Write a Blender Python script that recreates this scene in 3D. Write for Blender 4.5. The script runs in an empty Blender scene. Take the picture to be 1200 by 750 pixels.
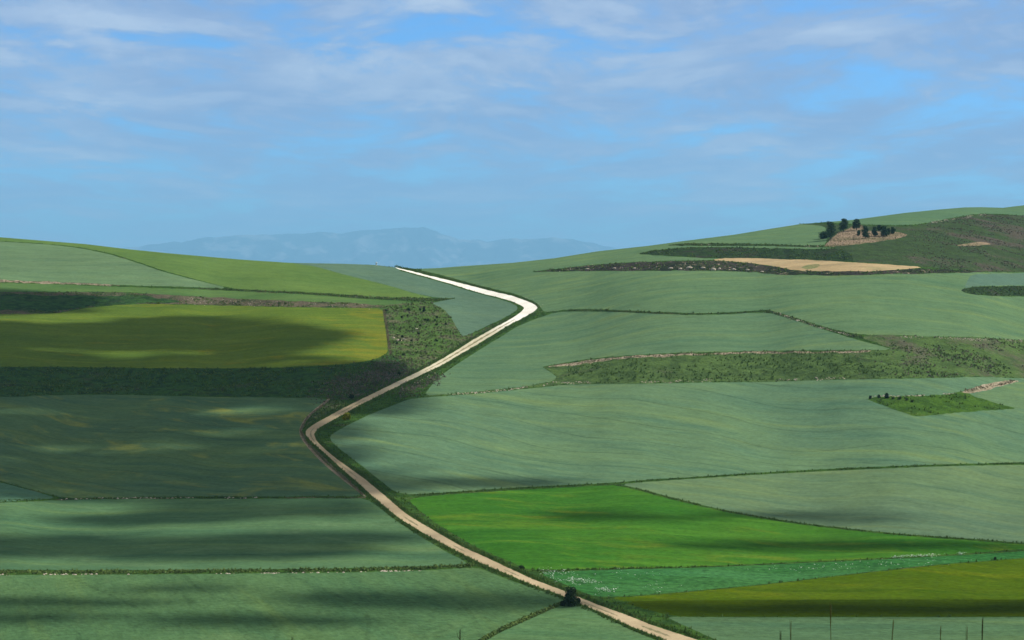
import bpy, math, random
import numpy as np
from mathutils import Vector
from mathutils.geometry import delaunay_2d_cdt

random.seed(7)
RNG = np.random.default_rng(7)
SC = bpy.context.scene
COL = SC.collection

# ------------------------------------------------------------------ camera
F = 2240.0                                   # focal length in photo pixels (1200 px wide)
PITCH = math.atan(45.0 / F)                  # horizon sits at photo row 330
cam_d = bpy.data.cameras.new("camera")
cam_d.sensor_width = 36.0
cam_d.lens = 36.0 * F / 1200.0
cam_d.clip_start = 0.1
cam_d.clip_end = 90000.0
cam_d.dof.use_dof = True
cam_d.dof.focus_distance = 650.0
cam_d.dof.aperture_fstop = 18.0
cam = bpy.data.objects.new("camera", cam_d)
COL.objects.link(cam)
cam.location = (0, 0, 0)
cam.rotation_euler = (math.pi / 2 - PITCH, 0, 0)
SC.camera = cam

# ------------------------------------------------------------------ sun direction
SUN_EL = math.radians(43.0)
SUN_AZ = math.radians(78.0)                  # clockwise from the viewing direction (+Y)
SUN = np.array([math.sin(SUN_AZ) * math.cos(SUN_EL), math.cos(SUN_AZ) * math.cos(SUN_EL), math.sin(SUN_EL)])

# ------------------------------------------------------------------ sky
world = bpy.data.worlds.new("World")
SC.world = world
world.use_nodes = True
wt = world.node_tree
for n in list(wt.nodes):
    wt.nodes.remove(n)


def wn(kind, **kw):
    n = wt.nodes.new(kind)
    for k, v in kw.items():
        setattr(n, k, v)
    return n


def wmath(op, a, b=None, c=None):
    n = wn('ShaderNodeMath', operation=op)
    for i, x in enumerate((a, b, c)):
        if x is None:
            continue
        if isinstance(x, (int, float)):
            n.inputs[i].default_value = x
        else:
            wt.links.new(x, n.inputs[i])
    return n.outputs[0]


def wramp(x, lo, hi):
    n = wn('ShaderNodeMapRange', interpolation_type='SMOOTHSTEP')
    wt.links.new(x, n.inputs[0])
    n.inputs[1].default_value = lo
    n.inputs[2].default_value = hi
    return n.outputs[0]


def wmix(f, a, b, blend='MIX'):
    n = wn('ShaderNodeMix', data_type='RGBA', blend_type=blend)
    for i, x in ((0, f), (6, a), (7, b)):
        if isinstance(x, (int, float)):
            n.inputs[i].default_value = x
        elif isinstance(x, tuple):
            n.inputs[i].default_value = x
        else:
            wt.links.new(x, n.inputs[i])
    return n.outputs[2]


sky = wn('ShaderNodeTexSky', sky_type='NISHITA')
sky.sun_disc = False
sky.sun_elevation = SUN_EL
sky.sun_rotation = SUN_AZ
sky.altitude = 900
sky.air_density = 1.0
sky.dust_density = 0.4
sky.ozone_density = 2.0
geo = wn('ShaderNodeTexCoord')
sep = wn('ShaderNodeSeparateXYZ')
wt.links.new(geo.outputs['Generated'], sep.inputs[0])
zc = wmath('MAXIMUM', sep.outputs[2], 0.0)
den = wmath('ADD', zc, 0.045)
px = wmath('DIVIDE', sep.outputs[0], den)
py = wmath('MULTIPLY', wmath('DIVIDE', sep.outputs[1], den), 0.5)
comb = wn('ShaderNodeCombineXYZ')
wt.links.new(px, comb.inputs[0])
wt.links.new(py, comb.inputs[1])


def cloud_noise(scale, detail, rough, off, dist=0.0):
    m = wn('ShaderNodeMapping')
    m.inputs['Location'].default_value = off
    wt.links.new(comb.outputs[0], m.inputs[0])
    n = wn('ShaderNodeTexNoise')
    n.inputs['Scale'].default_value = scale
    n.inputs['Detail'].default_value = detail
    n.inputs['Roughness'].default_value = rough
    n.inputs['Distortion'].default_value = dist
    wt.links.new(m.outputs[0], n.inputs['Vector'])
    return n.outputs['Fac']


n1 = cloud_noise(1.5, 10, 0.62, (5.3, 2.9, 0.0), 0.5)
n2 = cloud_noise(0.9, 8, 0.60, (-7.4, 5.2, 2.0), 0.3)
n3 = cloud_noise(1.5, 10, 0.62, (5.3, 3.03, 0.0), 0.5)              # the same cloud a little nearer: its lit upper edge
upness = wramp(sep.outputs[2], 0.005, 0.11)
n4 = cloud_noise(3.6, 8, 0.62, (1.3, -4.4, 1.0), 0.3)
n1 = wmath('MULTIPLY_ADD', wmath('SUBTRACT', n4, 0.5), 0.28, n1)
n3 = wmath('MULTIPLY_ADD', wmath('SUBTRACT', n4, 0.5), 0.28, n3)
edge_lit = wramp(wmath('SUBTRACT', n1, n3), -0.01, 0.10)
cover = wmath('MULTIPLY', wramp(n1, 0.33, 0.56), wmath('MULTIPLY_ADD', upness, 0.26, 0.70))
lit = wmath('MULTIPLY', wmath('MULTIPLY', wmath('ADD', wramp(n2, 0.44, 0.70), wmath('MULTIPLY', edge_lit, 0.35)), wramp(n1, 0.40, 0.56)), wmath('MULTIPLY_ADD', upness, 0.36, 0.46))
SKY_TINT = (0.34, 0.69, 1.10, 1)
tinted = wmix(1.0, sky.outputs[0], SKY_TINT, 'MULTIPLY')
c1 = wmix(cover, tinted, (1.95, 2.70, 4.45, 1))
c2 = wmix(lit, c1, (3.7, 4.4, 5.6, 1))
overhead = wmath('MULTIPLY', wramp(sep.outputs[2], 0.22, 0.60), wmath('MULTIPLY_ADD', n2, 0.9, 0.40))
c2 = wmix(overhead, c2, (4.3, 4.1, 3.7, 1))                        # unseen broken cloud overhead, added as neutral fill light
bg = wn('ShaderNodeBackground')
bg.inputs['Strength'].default_value = 0.088
wt.links.new(c2, bg.inputs[0])
wo = wn('ShaderNodeOutputWorld')
wt.links.new(bg.outputs[0], wo.inputs[0])

# ------------------------------------------------------------------ sun, exposure
sun_d = bpy.data.lights.new("sun", 'SUN')
sun_d.energy = 3.5
sun_d.angle = math.radians(0.3)
sun_d.color = (1.0, 0.95, 0.87)
sun_o = bpy.data.objects.new("sun", sun_d)
COL.objects.link(sun_o)
sun_o.rotation_euler = Vector(tuple(SUN)).to_track_quat('Z', 'Y').to_euler()

SC.view_settings.view_transform = 'Standard'
SC.view_settings.look = 'None'
SC.view_settings.gamma = 1.0
SC.view_settings.exposure = 0.82
SC.view_settings.use_curve_mapping = False
SC.render.engine = 'CYCLES'
SC.cycles.use_denoising = True
SC.cycles.max_bounces = 6
SC.cycles.diffuse_bounces = 2
SC.cycles.volume_bounces = 0
SC.cycles.transparent_max_bounces = 16

HAZE_TOP = 1560.0
HAZE_DENSITY = 0.000042
HAZE_COLOR = (0.31, 0.68, 1.0, 1)


# ------------------------------------------------------------------ noise in numpy
def _hash(ix, iy, s):
    h = (ix * 374761393 + iy * 668265263 + s * 1442695041) & 0xffffffff
    h = ((h ^ (h >> 13)) * 1274126177) & 0xffffffff
    return ((h ^ (h >> 16)) & 0xffff) / 65535.0


def vnoise(x, y, s=0):
    x = np.asarray(x, float); y = np.asarray(y, float)
    ix = np.floor(x).astype(np.int64); iy = np.floor(y).astype(np.int64)
    fx = x - ix; fy = y - iy
    fx = fx * fx * fx * (fx * (fx * 6 - 15) + 10); fy = fy * fy * fy * (fy * (fy * 6 - 15) + 10)
    a = _hash(ix, iy, s); b = _hash(ix + 1, iy, s); c = _hash(ix, iy + 1, s); d = _hash(ix + 1, iy + 1, s)
    return (a * (1 - fx) + b * fx) * (1 - fy) + (c * (1 - fx) + d * fx) * fy


def fbm(x, y, s=0, o=4):
    t = 0; a = .5; n = 0
    for k in range(o):
        t = t + a * vnoise(x * 2 ** k, y * 2 ** k, s + 17 * k); n += a; a *= .5
    return t / n                                # 0..1


# ------------------------------------------------------------------ land survey
# The plots are surveyed as they lie in view (column, row of the photograph) and laid on the hillside below.
def smooth_poly(p, closed=True, it=1):
    p = np.array(p, float)
    for _ in range(it):
        q = np.roll(p, -1, 0) if closed else p[1:]
        a = p if closed else p[:-1]
        r = np.empty((len(a) * 2, 2)); r[0::2] = a * .8 + q * .2; r[1::2] = a * .2 + q * .8
        p = r if closed else np.vstack([p[:1], r, p[-1:]])
    return p


def densify(p, step, closed=True):
    out = []
    n = len(p)
    for i in range(n if closed else n - 1):
        a = p[i]; b = p[(i + 1) % n]
        k = max(1, int(math.ceil(np.hypot(*((b - a) * (1, 1.6))) / step)))
        for j in range(k):
            out.append(a + (b - a) * j / k)
    if not closed:
        out.append(p[-1])
    return np.array(out)


L, R, BOT = -700, 1900, 789
SKY = np.array([(-2200, 300), (-700, 268), (-300, 263), (-100, 269), (0, 278), (50, 282), (100, 286), (150, 292), (200, 297), (280, 304), (340, 308),
                (400, 309), (440, 310.5), (465, 313.5), (490, 315), (515, 314), (540, 312), (600, 308), (650, 302.5), (700, 294.5),
                (760, 288), (800, 282.5), (860, 275), (900, 268.5), (938, 262.5), (965, 260.5), (1000, 257.5), (1060, 249.5),
                (1100, 245.5), (1130, 243), (1150, 242.7), (1175, 243.5), (1187, 242), (1200, 240.5), (1400, 233), (1700, 230), (2200, 240), (3400, 300)], float)

ROAD_UP = [(462, 313), (470, 314.6), (485, 318), (500, 321.8), (520, 326.5), (540, 331.5), (560, 337), (580, 342), (600, 346.5), (612, 350.5), (622, 354.5), (629, 358.5),
           (630, 361), (626, 365), (617, 370.5), (608, 376), (598, 381), (575, 395), (556, 407), (540, 416.5), (520, 428.5), (500, 437.5), (480, 447), (450, 461.5), (420, 476.5),
           (395, 490.5), (378, 499.5), (371, 504.5), (368.5, 509), (372, 517), (384, 528), (398, 539), (412, 549), (427, 560), (440, 570.5), (455, 583), (477, 602), (503, 617.5), (541, 639.5),
           (579, 656.5), (600, 666.5), (625, 678), (656, 689.5), (681, 700), (701, 708), (732, 719), (762, 731), (792, 741), (822, 751), (900, 789)]
ROAD_LO = [(840, 789), (780, 751), (760, 743), (735, 733), (701, 717), (681, 709), (656, 697.5), (625, 687), (600, 676), (566, 662), (528, 643), (490, 622.5), (465, 606.5), (438, 584), (411, 559.5),
           (395, 546), (380, 532), (365, 518.5), (357.5, 510), (358, 504), (367, 496.5), (385, 486.5), (410, 473.5), (440, 458.5), (470, 444), (490, 434.5), (515, 420.5), (535, 408.5),
           (560, 393.5), (580, 383), (600, 372.5), (608, 367.5), (614, 362), (614, 360), (609, 357), (600, 353), (580, 347.5), (560, 342.5), (540, 336.5), (520, 330.5), (500, 325), (480, 319.5), (468, 316.4)]

def narrow(line, other):
    out = []
    o = np.array(other)
    for u_, v_ in line:
        k_ = float(np.interp(v_, [312, 316, 326, 336, 366, 384, 440, 496, 506, 530, 640, 700, 760, 790], [.2, .55, .6, .1, 0, 1.7, 1.7, 1.0, .5, 1.1, 1.2, .8, .8, .8]))
        if k_ > 0:
            q = o[np.argmin(((o - (u_, v_)) ** 2).sum(1))]
            d_ = q - (u_, v_)
            d_ = d_ / (np.hypot(*d_) + 1e-6)
            out.append((u_ + d_[0] * k_, v_ + d_[1] * k_))
        else:
            out.append((u_, v_))
    return out


ROAD_UP, ROAD_LO = narrow(ROAD_UP, ROAD_LO), narrow(ROAD_LO, ROAD_UP)
# field edges
F_UL = [(L, 262), (0, 283), (50, 286), (90, 290), (125, 297), (155, 306), (190, 318), (230, 328.5), (270, 338), (230, 336.5), (150, 334.5), (100, 332.5), (50, 330), (0, 328), (L, 326)]
F_GREEN_L = [(L, 240), (0, 240), (340, 240), (338, 308), (370, 312), (400, 321), (450, 333), (490, 345), (510, 349), (450, 348.5), (400, 345), (360, 342.5), (300, 340), (272, 338.2),
             (232, 328), (192, 317.4), (157, 305.3), (127, 296.3), (92, 289.4), (50, 285.4), (0, 282.4), (L, 261)]
F_STRIP_L = [(L, 330), (0, 331.5), (60, 333), (130, 336), (200, 338), (300, 342), (360, 345), (420, 350), (470, 352.5), (485, 355), (470, 357), (445, 358), (420, 355.5), (380, 354), (300, 351.5), (210, 346.5),
             (150, 342), (0, 342), (L, 341)]
BANK_L1 = [(L, 342), (0, 342.5), (150, 342.5), (210, 346.5), (260, 348.5), (300, 351), (350, 353), (420, 355), (452, 358.5), (452, 361), (430, 360.5), (380, 360.5), (300, 358.5), (210, 356.5), (170, 355.5),
           (130, 357.5), (90, 361.5), (70, 367), (0, 368.5), (L, 370)]
BANK_L1G = [(L, 346), (0, 346), (100, 346.5), (160, 346.5), (200, 350), (215, 354), (170, 355.3), (130, 357.2), (90, 361), (72, 364), (0, 363.5), (L, 363)]
F_YELLOW = [(L, 370), (0, 368.5), (70, 367.2), (90, 362.5), (130, 358), (170, 356), (210, 357), (300, 359), (380, 360.8), (430, 361), (448, 361), (451, 380), (454, 400), (455, 413), (440, 421),
            (400, 427.5), (300, 431.5), (200, 431.5), (100, 430), (0, 429.5), (L, 429)]
BANK_L2 = [(L, 429.5), (0, 430), (100, 430.5), (200, 432), (300, 432), (400, 428.5), (440, 422.5), (458, 415), (480, 428), (470, 441), (440, 456), (412, 470), (395, 468), (385, 465.5), (300, 465), (250, 464.5), (130, 461.5), (50, 463), (0, 465),
           (L, 467)]
SCRUB_L = [(445, 358.5), (480, 355), (505, 352), (522, 362), (532, 376), (538, 389), (548, 393), (560, 388), (600, 371), (600, 374), (560, 394.5), (535, 409), (515, 421), (490, 435), (470, 445), (440, 440), (455, 418), (454, 395), (449, 372)]
F_BLUE = [(340, 240), (460, 240), (466, 316.6), (480, 320.5), (500, 326), (520, 331.8), (540, 337.8), (560, 344), (580, 349), (598, 354.6), (605, 358), (607, 361.5), (602, 366.5), (590, 373), (575, 380), (560, 387),
          (548, 392.5), (541, 393), (536, 386), (530, 374), (522, 364), (512, 358.5), (506, 355), (520, 352), (537, 349.8), (512, 349), (490, 345), (450, 333), (400, 321), (370, 312), (338, 308)]
F_DARK_L = [(L, 468), (0, 465.5), (50, 463.5), (130, 462.3), (250, 465.3), (300, 465.6), (385, 466.5), (376, 474.5), (360, 489), (351, 501), (352, 513), (358, 521), (372, 536), (390, 553), (410, 569), (424, 580), (415, 581.3),
            (300, 582), (200, 582), (130, 583), (74, 583.5), (50, 577), (30, 571.5), (0, 563.5), (L, 400)]
F_WEDGE_L = [(L, 420), (0, 565), (30, 573), (50, 578.5), (66, 583.7), (30, 586.5), (0, 588), (L, 600)]
F_MID_L = [(L, 602), (0, 589.5), (66, 586), (130, 585), (200, 584.5), (300, 584.5), (400, 584), (428, 584), (445, 595), (462, 609), (485, 624), (520, 645), (545, 657.5), (547, 661), (500, 663.5), (400, 666), (300, 667), (200, 668), (0, 668), (L, 668)]
F_LOW_L = [(L, 674.5), (0, 674), (100, 673.5), (200, 673), (400, 671), (500, 668.5), (550, 665), (566, 667), (580, 673), (600, 681), (625, 689), (645, 694.5), (660, 700), (662, 704), (645, 710), (620, 722), (600, 730.5), (580, 740), (560, 751), (480, 789), (L, 789)]
F_LOW_R = [(500, 789), (569, 751), (585, 742), (605, 732.5), (625, 724), (648, 713), (664, 708), (685, 711), (700, 719), (733, 735), (758, 746), (775, 753), (830, 789)]
F_TOP_R = [(490, 240), (700, 240), (938, 240), (938, 262.4), (950, 263.5), (966, 265), (970, 272), (969, 281), (966, 288), (930, 287.4), (900, 286), (850, 285.3), (795, 285.3), (788, 287), (800, 288.2), (850, 288.3), (900, 288.3),
           (940, 289.5), (985, 290.5), (940, 291.8), (900, 290.6), (850, 289.7), (800, 289.8), (770, 293), (745, 297.5), (770, 299.5), (815, 302), (850, 303.3), (830, 305), (800, 305.3), (760, 306.3), (720, 308.4), (680, 311.5),
           (650, 315.6), (620, 318.4), (640, 319), (690, 317.5), (760, 317.4), (840, 317.4), (880, 318.6), (905, 321.6), (950, 322.6), (1000, 322.6), (1080, 320.6), (1150, 319), (1200, 319.5), (R, 319.5), (R, 334), (1200, 335), (1170, 335.3), (1140, 336),
           (1125, 340.5), (1137, 345), (1170, 347.3), (1200, 347.6), (R, 348), (R, 400), (1200, 399), (1140, 394.6), (1080, 394.4), (1060, 392.6), (1012, 392.5), (980, 387), (950, 378), (925, 370), (905, 364), (895, 363), (880, 364.5), (850, 366),
           (810, 367), (760, 365), (720, 363), (665, 362), (645, 365.5), (637, 365), (634, 360.5), (626, 353.5), (612, 347.5), (600, 343.5), (580, 339), (560, 334), (540, 328.5), (520, 323), (504, 319), (492, 317)]
EARTH_CUT = [(618, 319), (650, 315.8), (680, 312), (720, 309), (760, 307), (800, 306), (835, 305.5), (870, 307.5), (900, 311), (915, 314), (930, 317), (980, 318), (1030, 317.2), (1082, 315), (1150, 317.5), (1150, 319), (1080, 320.5), (1000, 322.3),
             (950, 322.3), (905, 321.3), (880, 318.3), (840, 317), (760, 317), (690, 317.2)]
F_TAN = [(833, 304.8), (845, 302.8), (870, 302.2), (900, 303.3), (950, 304.8), (1000, 307.5), (1040, 309.8), (1084, 313.2), (1060, 315.5), (1030, 317.2), (980, 318), (930, 317), (915, 313.5), (900, 310.5), (870, 307.3), (845, 305.6)]
TAN_WEEDS = [(938, 313.5), (945, 310.5), (958, 309), (962, 311), (955, 314.5), (945, 315.5)]
BANK_R1 = [(744, 297.6), (770, 293), (800, 290), (850, 290), (900, 291), (940, 292), (985, 291), (1000, 300), (1000, 307.5), (950, 304.8), (900, 303.2), (870, 302.1), (850, 303.2), (815, 301.7), (770, 299)]
LINE_R1 = [(780, 287.6), (800, 285.6), (850, 285.4), (900, 286), (930, 287.4), (966, 288.2), (966, 289.8), (930, 289.2), (900, 288), (850, 288), (800, 288)]
HILL_R = [(936, 262), (965, 262.5), (1010, 264.2), (1060, 265), (1075, 264.2), (1090, 261.3), (1105, 258.5), (1120, 255.6), (1145, 251.4), (1170, 251.5), (1200, 253.5), (R, 262), (R, 319.5), (1200, 319.3), (1150, 318.5), (1120, 316),
          (1084, 313), (1040, 309.6), (1000, 307.4), (985, 300), (960, 293), (985, 290.5), (968, 288.4), (971, 281), (972, 273), (968, 265.3), (950, 263.7)]
F_FAR_R = [(968, 240), (R, 200), (R, 261), (1200, 252.6), (1170, 250.6), (1145, 250.5), (1120, 254.6), (1105, 257.6), (1090, 260.4), (1075, 263.2), (1060, 264), (1010, 263.3), (985, 261.5), (970, 261)]
GROVE = [(965, 289.3), (970, 284), (975, 279.5), (981, 273.5), (992, 269), (1001, 263.8), (1011, 264), (1014, 270), (1030, 271), (1048, 272), (1064, 274.6), (1060, 277.5), (1045, 280.8), (1021.7, 284), (998, 286.5), (975, 289.3)]
F_PATCH_R = [(1138, 321.8), (1170, 320.6), (1200, 320.3), (R, 320), (R, 333.5), (1200, 334.3), (1170, 334.6), (1145, 335), (1130, 338), (1133, 330)]
BANK_R2 = [(1124, 340.5), (1140, 336.2), (1170, 335.4), (1200, 335.2), (R, 334.5), (R, 347.5), (1200, 347.2), (1170, 347), (1137, 344.5)]
LINE_R2 = [(665, 362.7), (720, 363.6), (760, 365.6), (810, 367.6), (850, 366.7), (880, 365), (897, 363.5), (905, 364.4), (925, 370.5), (950, 378.5), (980, 387.5), (1010, 393), (1012, 396), (1000, 395.5), (960, 384), (925, 373), (902, 366),
           (880, 366), (850, 368), (810, 369), (760, 367), (720, 365), (665, 364.6)]
F_MID_R = [(638, 370), (650, 366.5), (665, 365), (720, 365.4), (760, 367.4), (810, 369.4), (850, 368.5), (880, 366.6), (902, 366.6), (925, 373.6), (960, 384.7), (1000, 397), (1028, 404.5), (1046, 409), (1028, 410.3), (1000, 410), (900, 411),
           (800, 413), (760, 415), (700, 419), (650, 427), (634, 429.6), (645, 436), (653, 442), (648, 446.5), (625, 451.5), (600, 454.5), (560, 458.5), (530, 461.5), (497, 464), (505, 452), (516, 440), (540, 424), (560, 411), (590, 393), (605, 383), (622, 376)]
BANK_R3 = [(635, 430), (650, 427.8), (700, 419.8), (760, 415.8), (800, 413.8), (900, 411.6), (1000, 410.8), (1030, 411), (1047, 409), (1030, 402.5), (1012, 396.5), (1012, 393), (1060, 393), (1100, 395.5), (1140, 395), (1200, 399.4), (R, 402), (R, 444), (1200, 443),
           (1150, 441), (1100, 442.5), (1000, 444), (950, 445), (900, 447), (850, 447.3), (800, 448), (750, 449), (700, 449.3), (660, 450.5), (640, 452.5), (610, 455.5), (560, 460.5), (520, 463.5), (490, 465.5), (520, 461.8), (560, 458.8), (600, 454.8), (625, 451.8), (648, 446.8), (653.5, 442), (645, 435.5)]
PALE_R3 = [(640, 430.4), (655, 427.8), (700, 420.6), (730, 417.7), (760, 416.2), (800, 414.2), (860, 412.9), (900, 412.2), (1000, 411.4), (1028, 411.6), (1010, 413.4), (950, 413.6), (900, 414.4), (830, 415.2), (800, 416.4), (760, 418.8), (730, 420.4), (700, 423.6), (680, 426.6), (655, 430.6)]
F_BIG_R = [(386, 511), (400, 502), (420, 492), (436, 484.5), (455, 477.5), (478, 468), (490, 466.3), (520, 464.3), (560, 461.3), (610, 456.3), (640, 453.2), (660, 451), (700, 450), (750, 449.6), (800, 448.6), (850, 448), (900, 447.6), (950, 445.7), (1000, 444.7), (1100, 443),
           (1150, 441.5), (1195, 443.3), (R, 444.5), (R, 539), (1200, 542), (1100, 544), (1000, 548), (900, 553), (830, 557.8), (760, 562), (720, 565.5), (650, 569), (600, 571.5), (520, 577), (482, 579.5), (463, 577), (443, 561), (423, 545), (403, 530), (389, 518)]
WEDGE_R = [(1014, 466.5), (1040, 464.5), (1070, 463.6), (1098, 462.8), (1120, 460), (1130, 457.5), (1138, 463), (1160, 470), (1185, 477), (1192, 478.5), (1170, 480.5), (1130, 483), (1098, 486), (1072, 488.5), (1050, 481), (1030, 473)]
SCARP_R = [(1125, 459.5), (1140, 454.5), (1155, 450), (1168, 447.4), (1180, 446.3), (1196, 446.6), (1186, 449.5), (1172, 452.5), (1158, 456.5), (1145, 459.5), (1132, 461)]
F_LAT_R = [(1200, 447), (R, 441), (R, 478), (1200, 479.5), (1190, 478.5), (1160, 470), (1139, 462.5), (1160, 457.2), (1186, 450.2)]
F_GREY_R = [(727, 567.5), (760, 564.5), (830, 560), (900, 555.5), (1000, 550.5), (1100, 546.5), (1200, 544.5), (R, 541), (R, 660), (1200, 636.5), (1150, 632), (1050, 625.3), (950, 614.3), (900, 606.8), (850, 598), (790, 583.7), (750, 573)]
F_BRIGHT = [(477, 584.5), (520, 580), (600, 574.5), (650, 572), (715, 568.5), (725, 569.5), (750, 575.6), (790, 586.2), (850, 600.2), (900, 609), (950, 616.4), (1050, 627.3), (1150, 634.2), (1200, 638.5), (R, 663), (R, 664), (1200, 643), (1140, 648), (1000, 655.6), (900, 660), (830, 663.3), (700, 666.5),
            (640, 668.5), (618, 667), (600, 659), (562, 643), (530, 625), (505, 609), (488, 595)]
F_TEAL = [(630, 671), (660, 670), (700, 668), (830, 665), (900, 661.8), (1000, 657.3), (1140, 650), (1200, 646), (1300, 640), (1290, 648), (1200, 653.5), (1100, 661), (1000, 672), (900, 684), (800, 693.4), (740, 698), (706, 699.5), (690, 697), (665, 686)]
F_OLIVE = [(715, 700.5), (745, 699), (800, 694.4), (900, 685), (1000, 673), (1100, 662), (1200, 654.5), (1290, 649), (R, 640), (R, 703), (1200, 703.5), (1000, 703.5), (800, 704.5), (735, 705.5)]
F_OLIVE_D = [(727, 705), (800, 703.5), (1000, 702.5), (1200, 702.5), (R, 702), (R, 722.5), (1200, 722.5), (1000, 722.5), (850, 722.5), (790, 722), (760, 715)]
F_BOT_R = [(780, 722.5), (820, 723.3), (1000, 723.3), (1200, 723.3), (R, 723), (R, 789), (940, 789), (845, 752), (815, 739), (795, 730)]
PATH_L = [(384, 467), (388, 467.3), (380, 474), (372, 480), (364, 487.5), (357, 496), (353.5, 503), (354, 511), (361, 520.5), (375, 536), (393, 552.5), (413, 568.5), (430, 582), (427, 582), (410, 569), (390, 553.3), (372, 537), (358, 521.4), (351.4, 511.5), (350.5, 502.5), (354.5, 494.5), (361, 486), (370, 478.5)]
BANK_C = [(388, 467.6), (402, 470), (410, 473), (385, 485.5), (365, 496), (358, 500), (361, 494), (369, 484.5), (380, 475)]
LINE_L1 = [(62, 585.8), (75, 583.8), (130, 583.3), (200, 582.6), (300, 582.6), (428, 582.2), (429, 583.6), (300, 584), (200, 584.2), (130, 584.6), (75, 586)]
PATH_DITCH = [(652, 708), (630, 717.6), (605, 729), (585, 738), (562, 751), (565, 752), (588, 740), (608, 731), (632, 719.6), (654, 710)]
def centre_strips():
    a = densify(smooth_poly(ROAD_UP[1:-1], False), 3.0, False)
    b = densify(smooth_poly(ROAD_LO[1:-1], False), 1.5, False)
    j = np.argmin(((a[:, None] - b[None]) * (1, 1.7)) [..., 0] ** 2 + (((a[:, None] - b[None]) * (1, 1.7))[..., 1]) ** 2, axis=1)
    mid = (a + b[j]) / 2; half = (a - b[j]) * .5
    out = []; run = []
    for i in range(len(mid)):
        k = math.sin(i * .19 + 1.3 * math.sin(i * .061)) + .6 * math.sin(i * .47 + 2)
        if mid[i][1] > 374 and k > (-1.2 if mid[i][1] < 428 else .2) and np.hypot(*half[i]) > .9:
            run.append(i)
        else:
            if len(run) > 5:
                out.append(run)
            run = []
    polys = []
    for r_ in out:
        w_ = (.24 if mid[r_[0]][1] < 440 else .20) * np.sin(np.linspace(.15, 2.99, len(r_))) ** .5 * (1 + .35 * np.sin(np.arange(len(r_)) * 1.7))
        up_ = mid[r_] + half[r_] * w_[:, None]; lo_ = mid[r_] - half[r_] * w_[:, None]
        polys.append([tuple(q) for q in up_] + [tuple(q) for q in lo_[::-1]])
    return polys


STRIP_A = [(592, 376.8), (570, 389), (548, 403), (530, 414.5), (500, 430.5), (480, 440.4), (481, 441.2), (501, 431.6), (531, 415.8), (549, 404.2), (571, 390.2), (593, 377.8)]
STRIP_B = [(508, 626), (535, 642), (560, 655), (585, 666), (586, 666.8), (561, 656.2), (536, 643.3), (509, 627.2)]
PALE_L1 = [(L, 325), (0, 328), (20, 328.6), (60, 330.2), (100, 332), (140, 334.2), (140, 335), (100, 333.6), (60, 332.4), (20, 331), (0, 330.4), (L, 328)]
LINE_LTOP = [(230, 337.2), (270, 338.6), (300, 340.4), (360, 343), (400, 345.5), (450, 349), (505, 349.4), (537, 350.2), (520, 352.2), (500, 353.4), (470, 352.2), (420, 349.4), (360, 344.6), (300, 341.8), (230, 338.6)]


# ------------------------------------------------------------------ materials
def new_mat(name):
    m = bpy.data.materials.new(name)
    m.use_nodes = True
    nt = m.node_tree
    b = nt.nodes['Principled BSDF']
    b.inputs['Roughness'].default_value = 0.9
    b.inputs['Specular IOR Level'].default_value = 0.0
    return m, nt, b


class NB:
    """short-hand for building node trees"""
    def __init__(self, nt):
        self.nt = nt
        self.pos = nt.nodes.new('ShaderNodeNewGeometry').outputs['Position']

    def link(self, x, sock):
        if isinstance(x, (int, float)):
            sock.default_value = x
        elif isinstance(x, tuple):
            sock.default_value = x if len(x) == len(sock.default_value) else (*x, 1.0)
        else:
            self.nt.links.new(x, sock)

    def mapped(self, scale=(1, 1, 1), rot=0.0, off=(0, 0, 0)):
        r = self.nt.nodes.new('ShaderNodeVectorRotate')
        r.rotation_type = 'Z_AXIS'
        self.link(self.pos, r.inputs['Vector'])
        r.inputs['Angle'].default_value = rot
        m = self.nt.nodes.new('ShaderNodeMapping')
        m.inputs['Scale'].default_value = scale
        m.inputs['Location'].default_value = off
        self.nt.links.new(r.outputs[0], m.inputs[0])
        return m.outputs[0]

    def noise(self, vec, scale, detail=3, rough=0.55, dist=0.0):
        n = self.nt.nodes.new('ShaderNodeTexNoise')
        self.nt.links.new(vec, n.inputs['Vector'])
        n.inputs['Scale'].default_value = scale
        n.inputs['Detail'].default_value = detail
        n.inputs['Roughness'].default_value = rough
        n.inputs['Distortion'].default_value = dist
        return n.outputs['Fac']

    def ramp(self, x, lo, hi, a=0.0, b=1.0):
        n = self.nt.nodes.new('ShaderNodeMapRange')
        n.interpolation_type = 'SMOOTHSTEP'
        self.link(x, n.inputs[0])
        for i, v in ((1, lo), (2, hi), (3, a), (4, b)):
            n.inputs[i].default_value = v
        return n.outputs[0]

    def math(self, op, a, b=None, c=None):
        n = self.nt.nodes.new('ShaderNodeMath')
        n.operation = op
        for i, x in enumerate((a, b, c)):
            if x is not None:
                self.link(x, n.inputs[i])
        return n.outputs[0]

    def mix(self, f, a, b, blend='MIX'):
        n = self.nt.nodes.new('ShaderNodeMix')
        n.data_type = 'RGBA'
        n.blend_type = blend
        self.link(f, n.inputs[0]); self.link(a, n.inputs[6]); self.link(b, n.inputs[7])
        return n.outputs[2]

    def scale_col(self, col, f):
        n = self.nt.nodes.new('ShaderNodeVectorMath')
        n.operation = 'SCALE'
        self.link(col, n.inputs[0]); self.link(f, n.inputs['Scale'])
        return n.outputs[0]

    def bump(self, h, strength, dist, b):
        n = self.nt.nodes.new('ShaderNodeBump')
        n.inputs['Strength'].default_value = strength
        n.inputs['Distance'].default_value = dist
        self.link(h, n.inputs['Height'])
        self.nt.links.new(n.outputs[0], b.inputs['Normal'])


_seed = [0]


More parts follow.
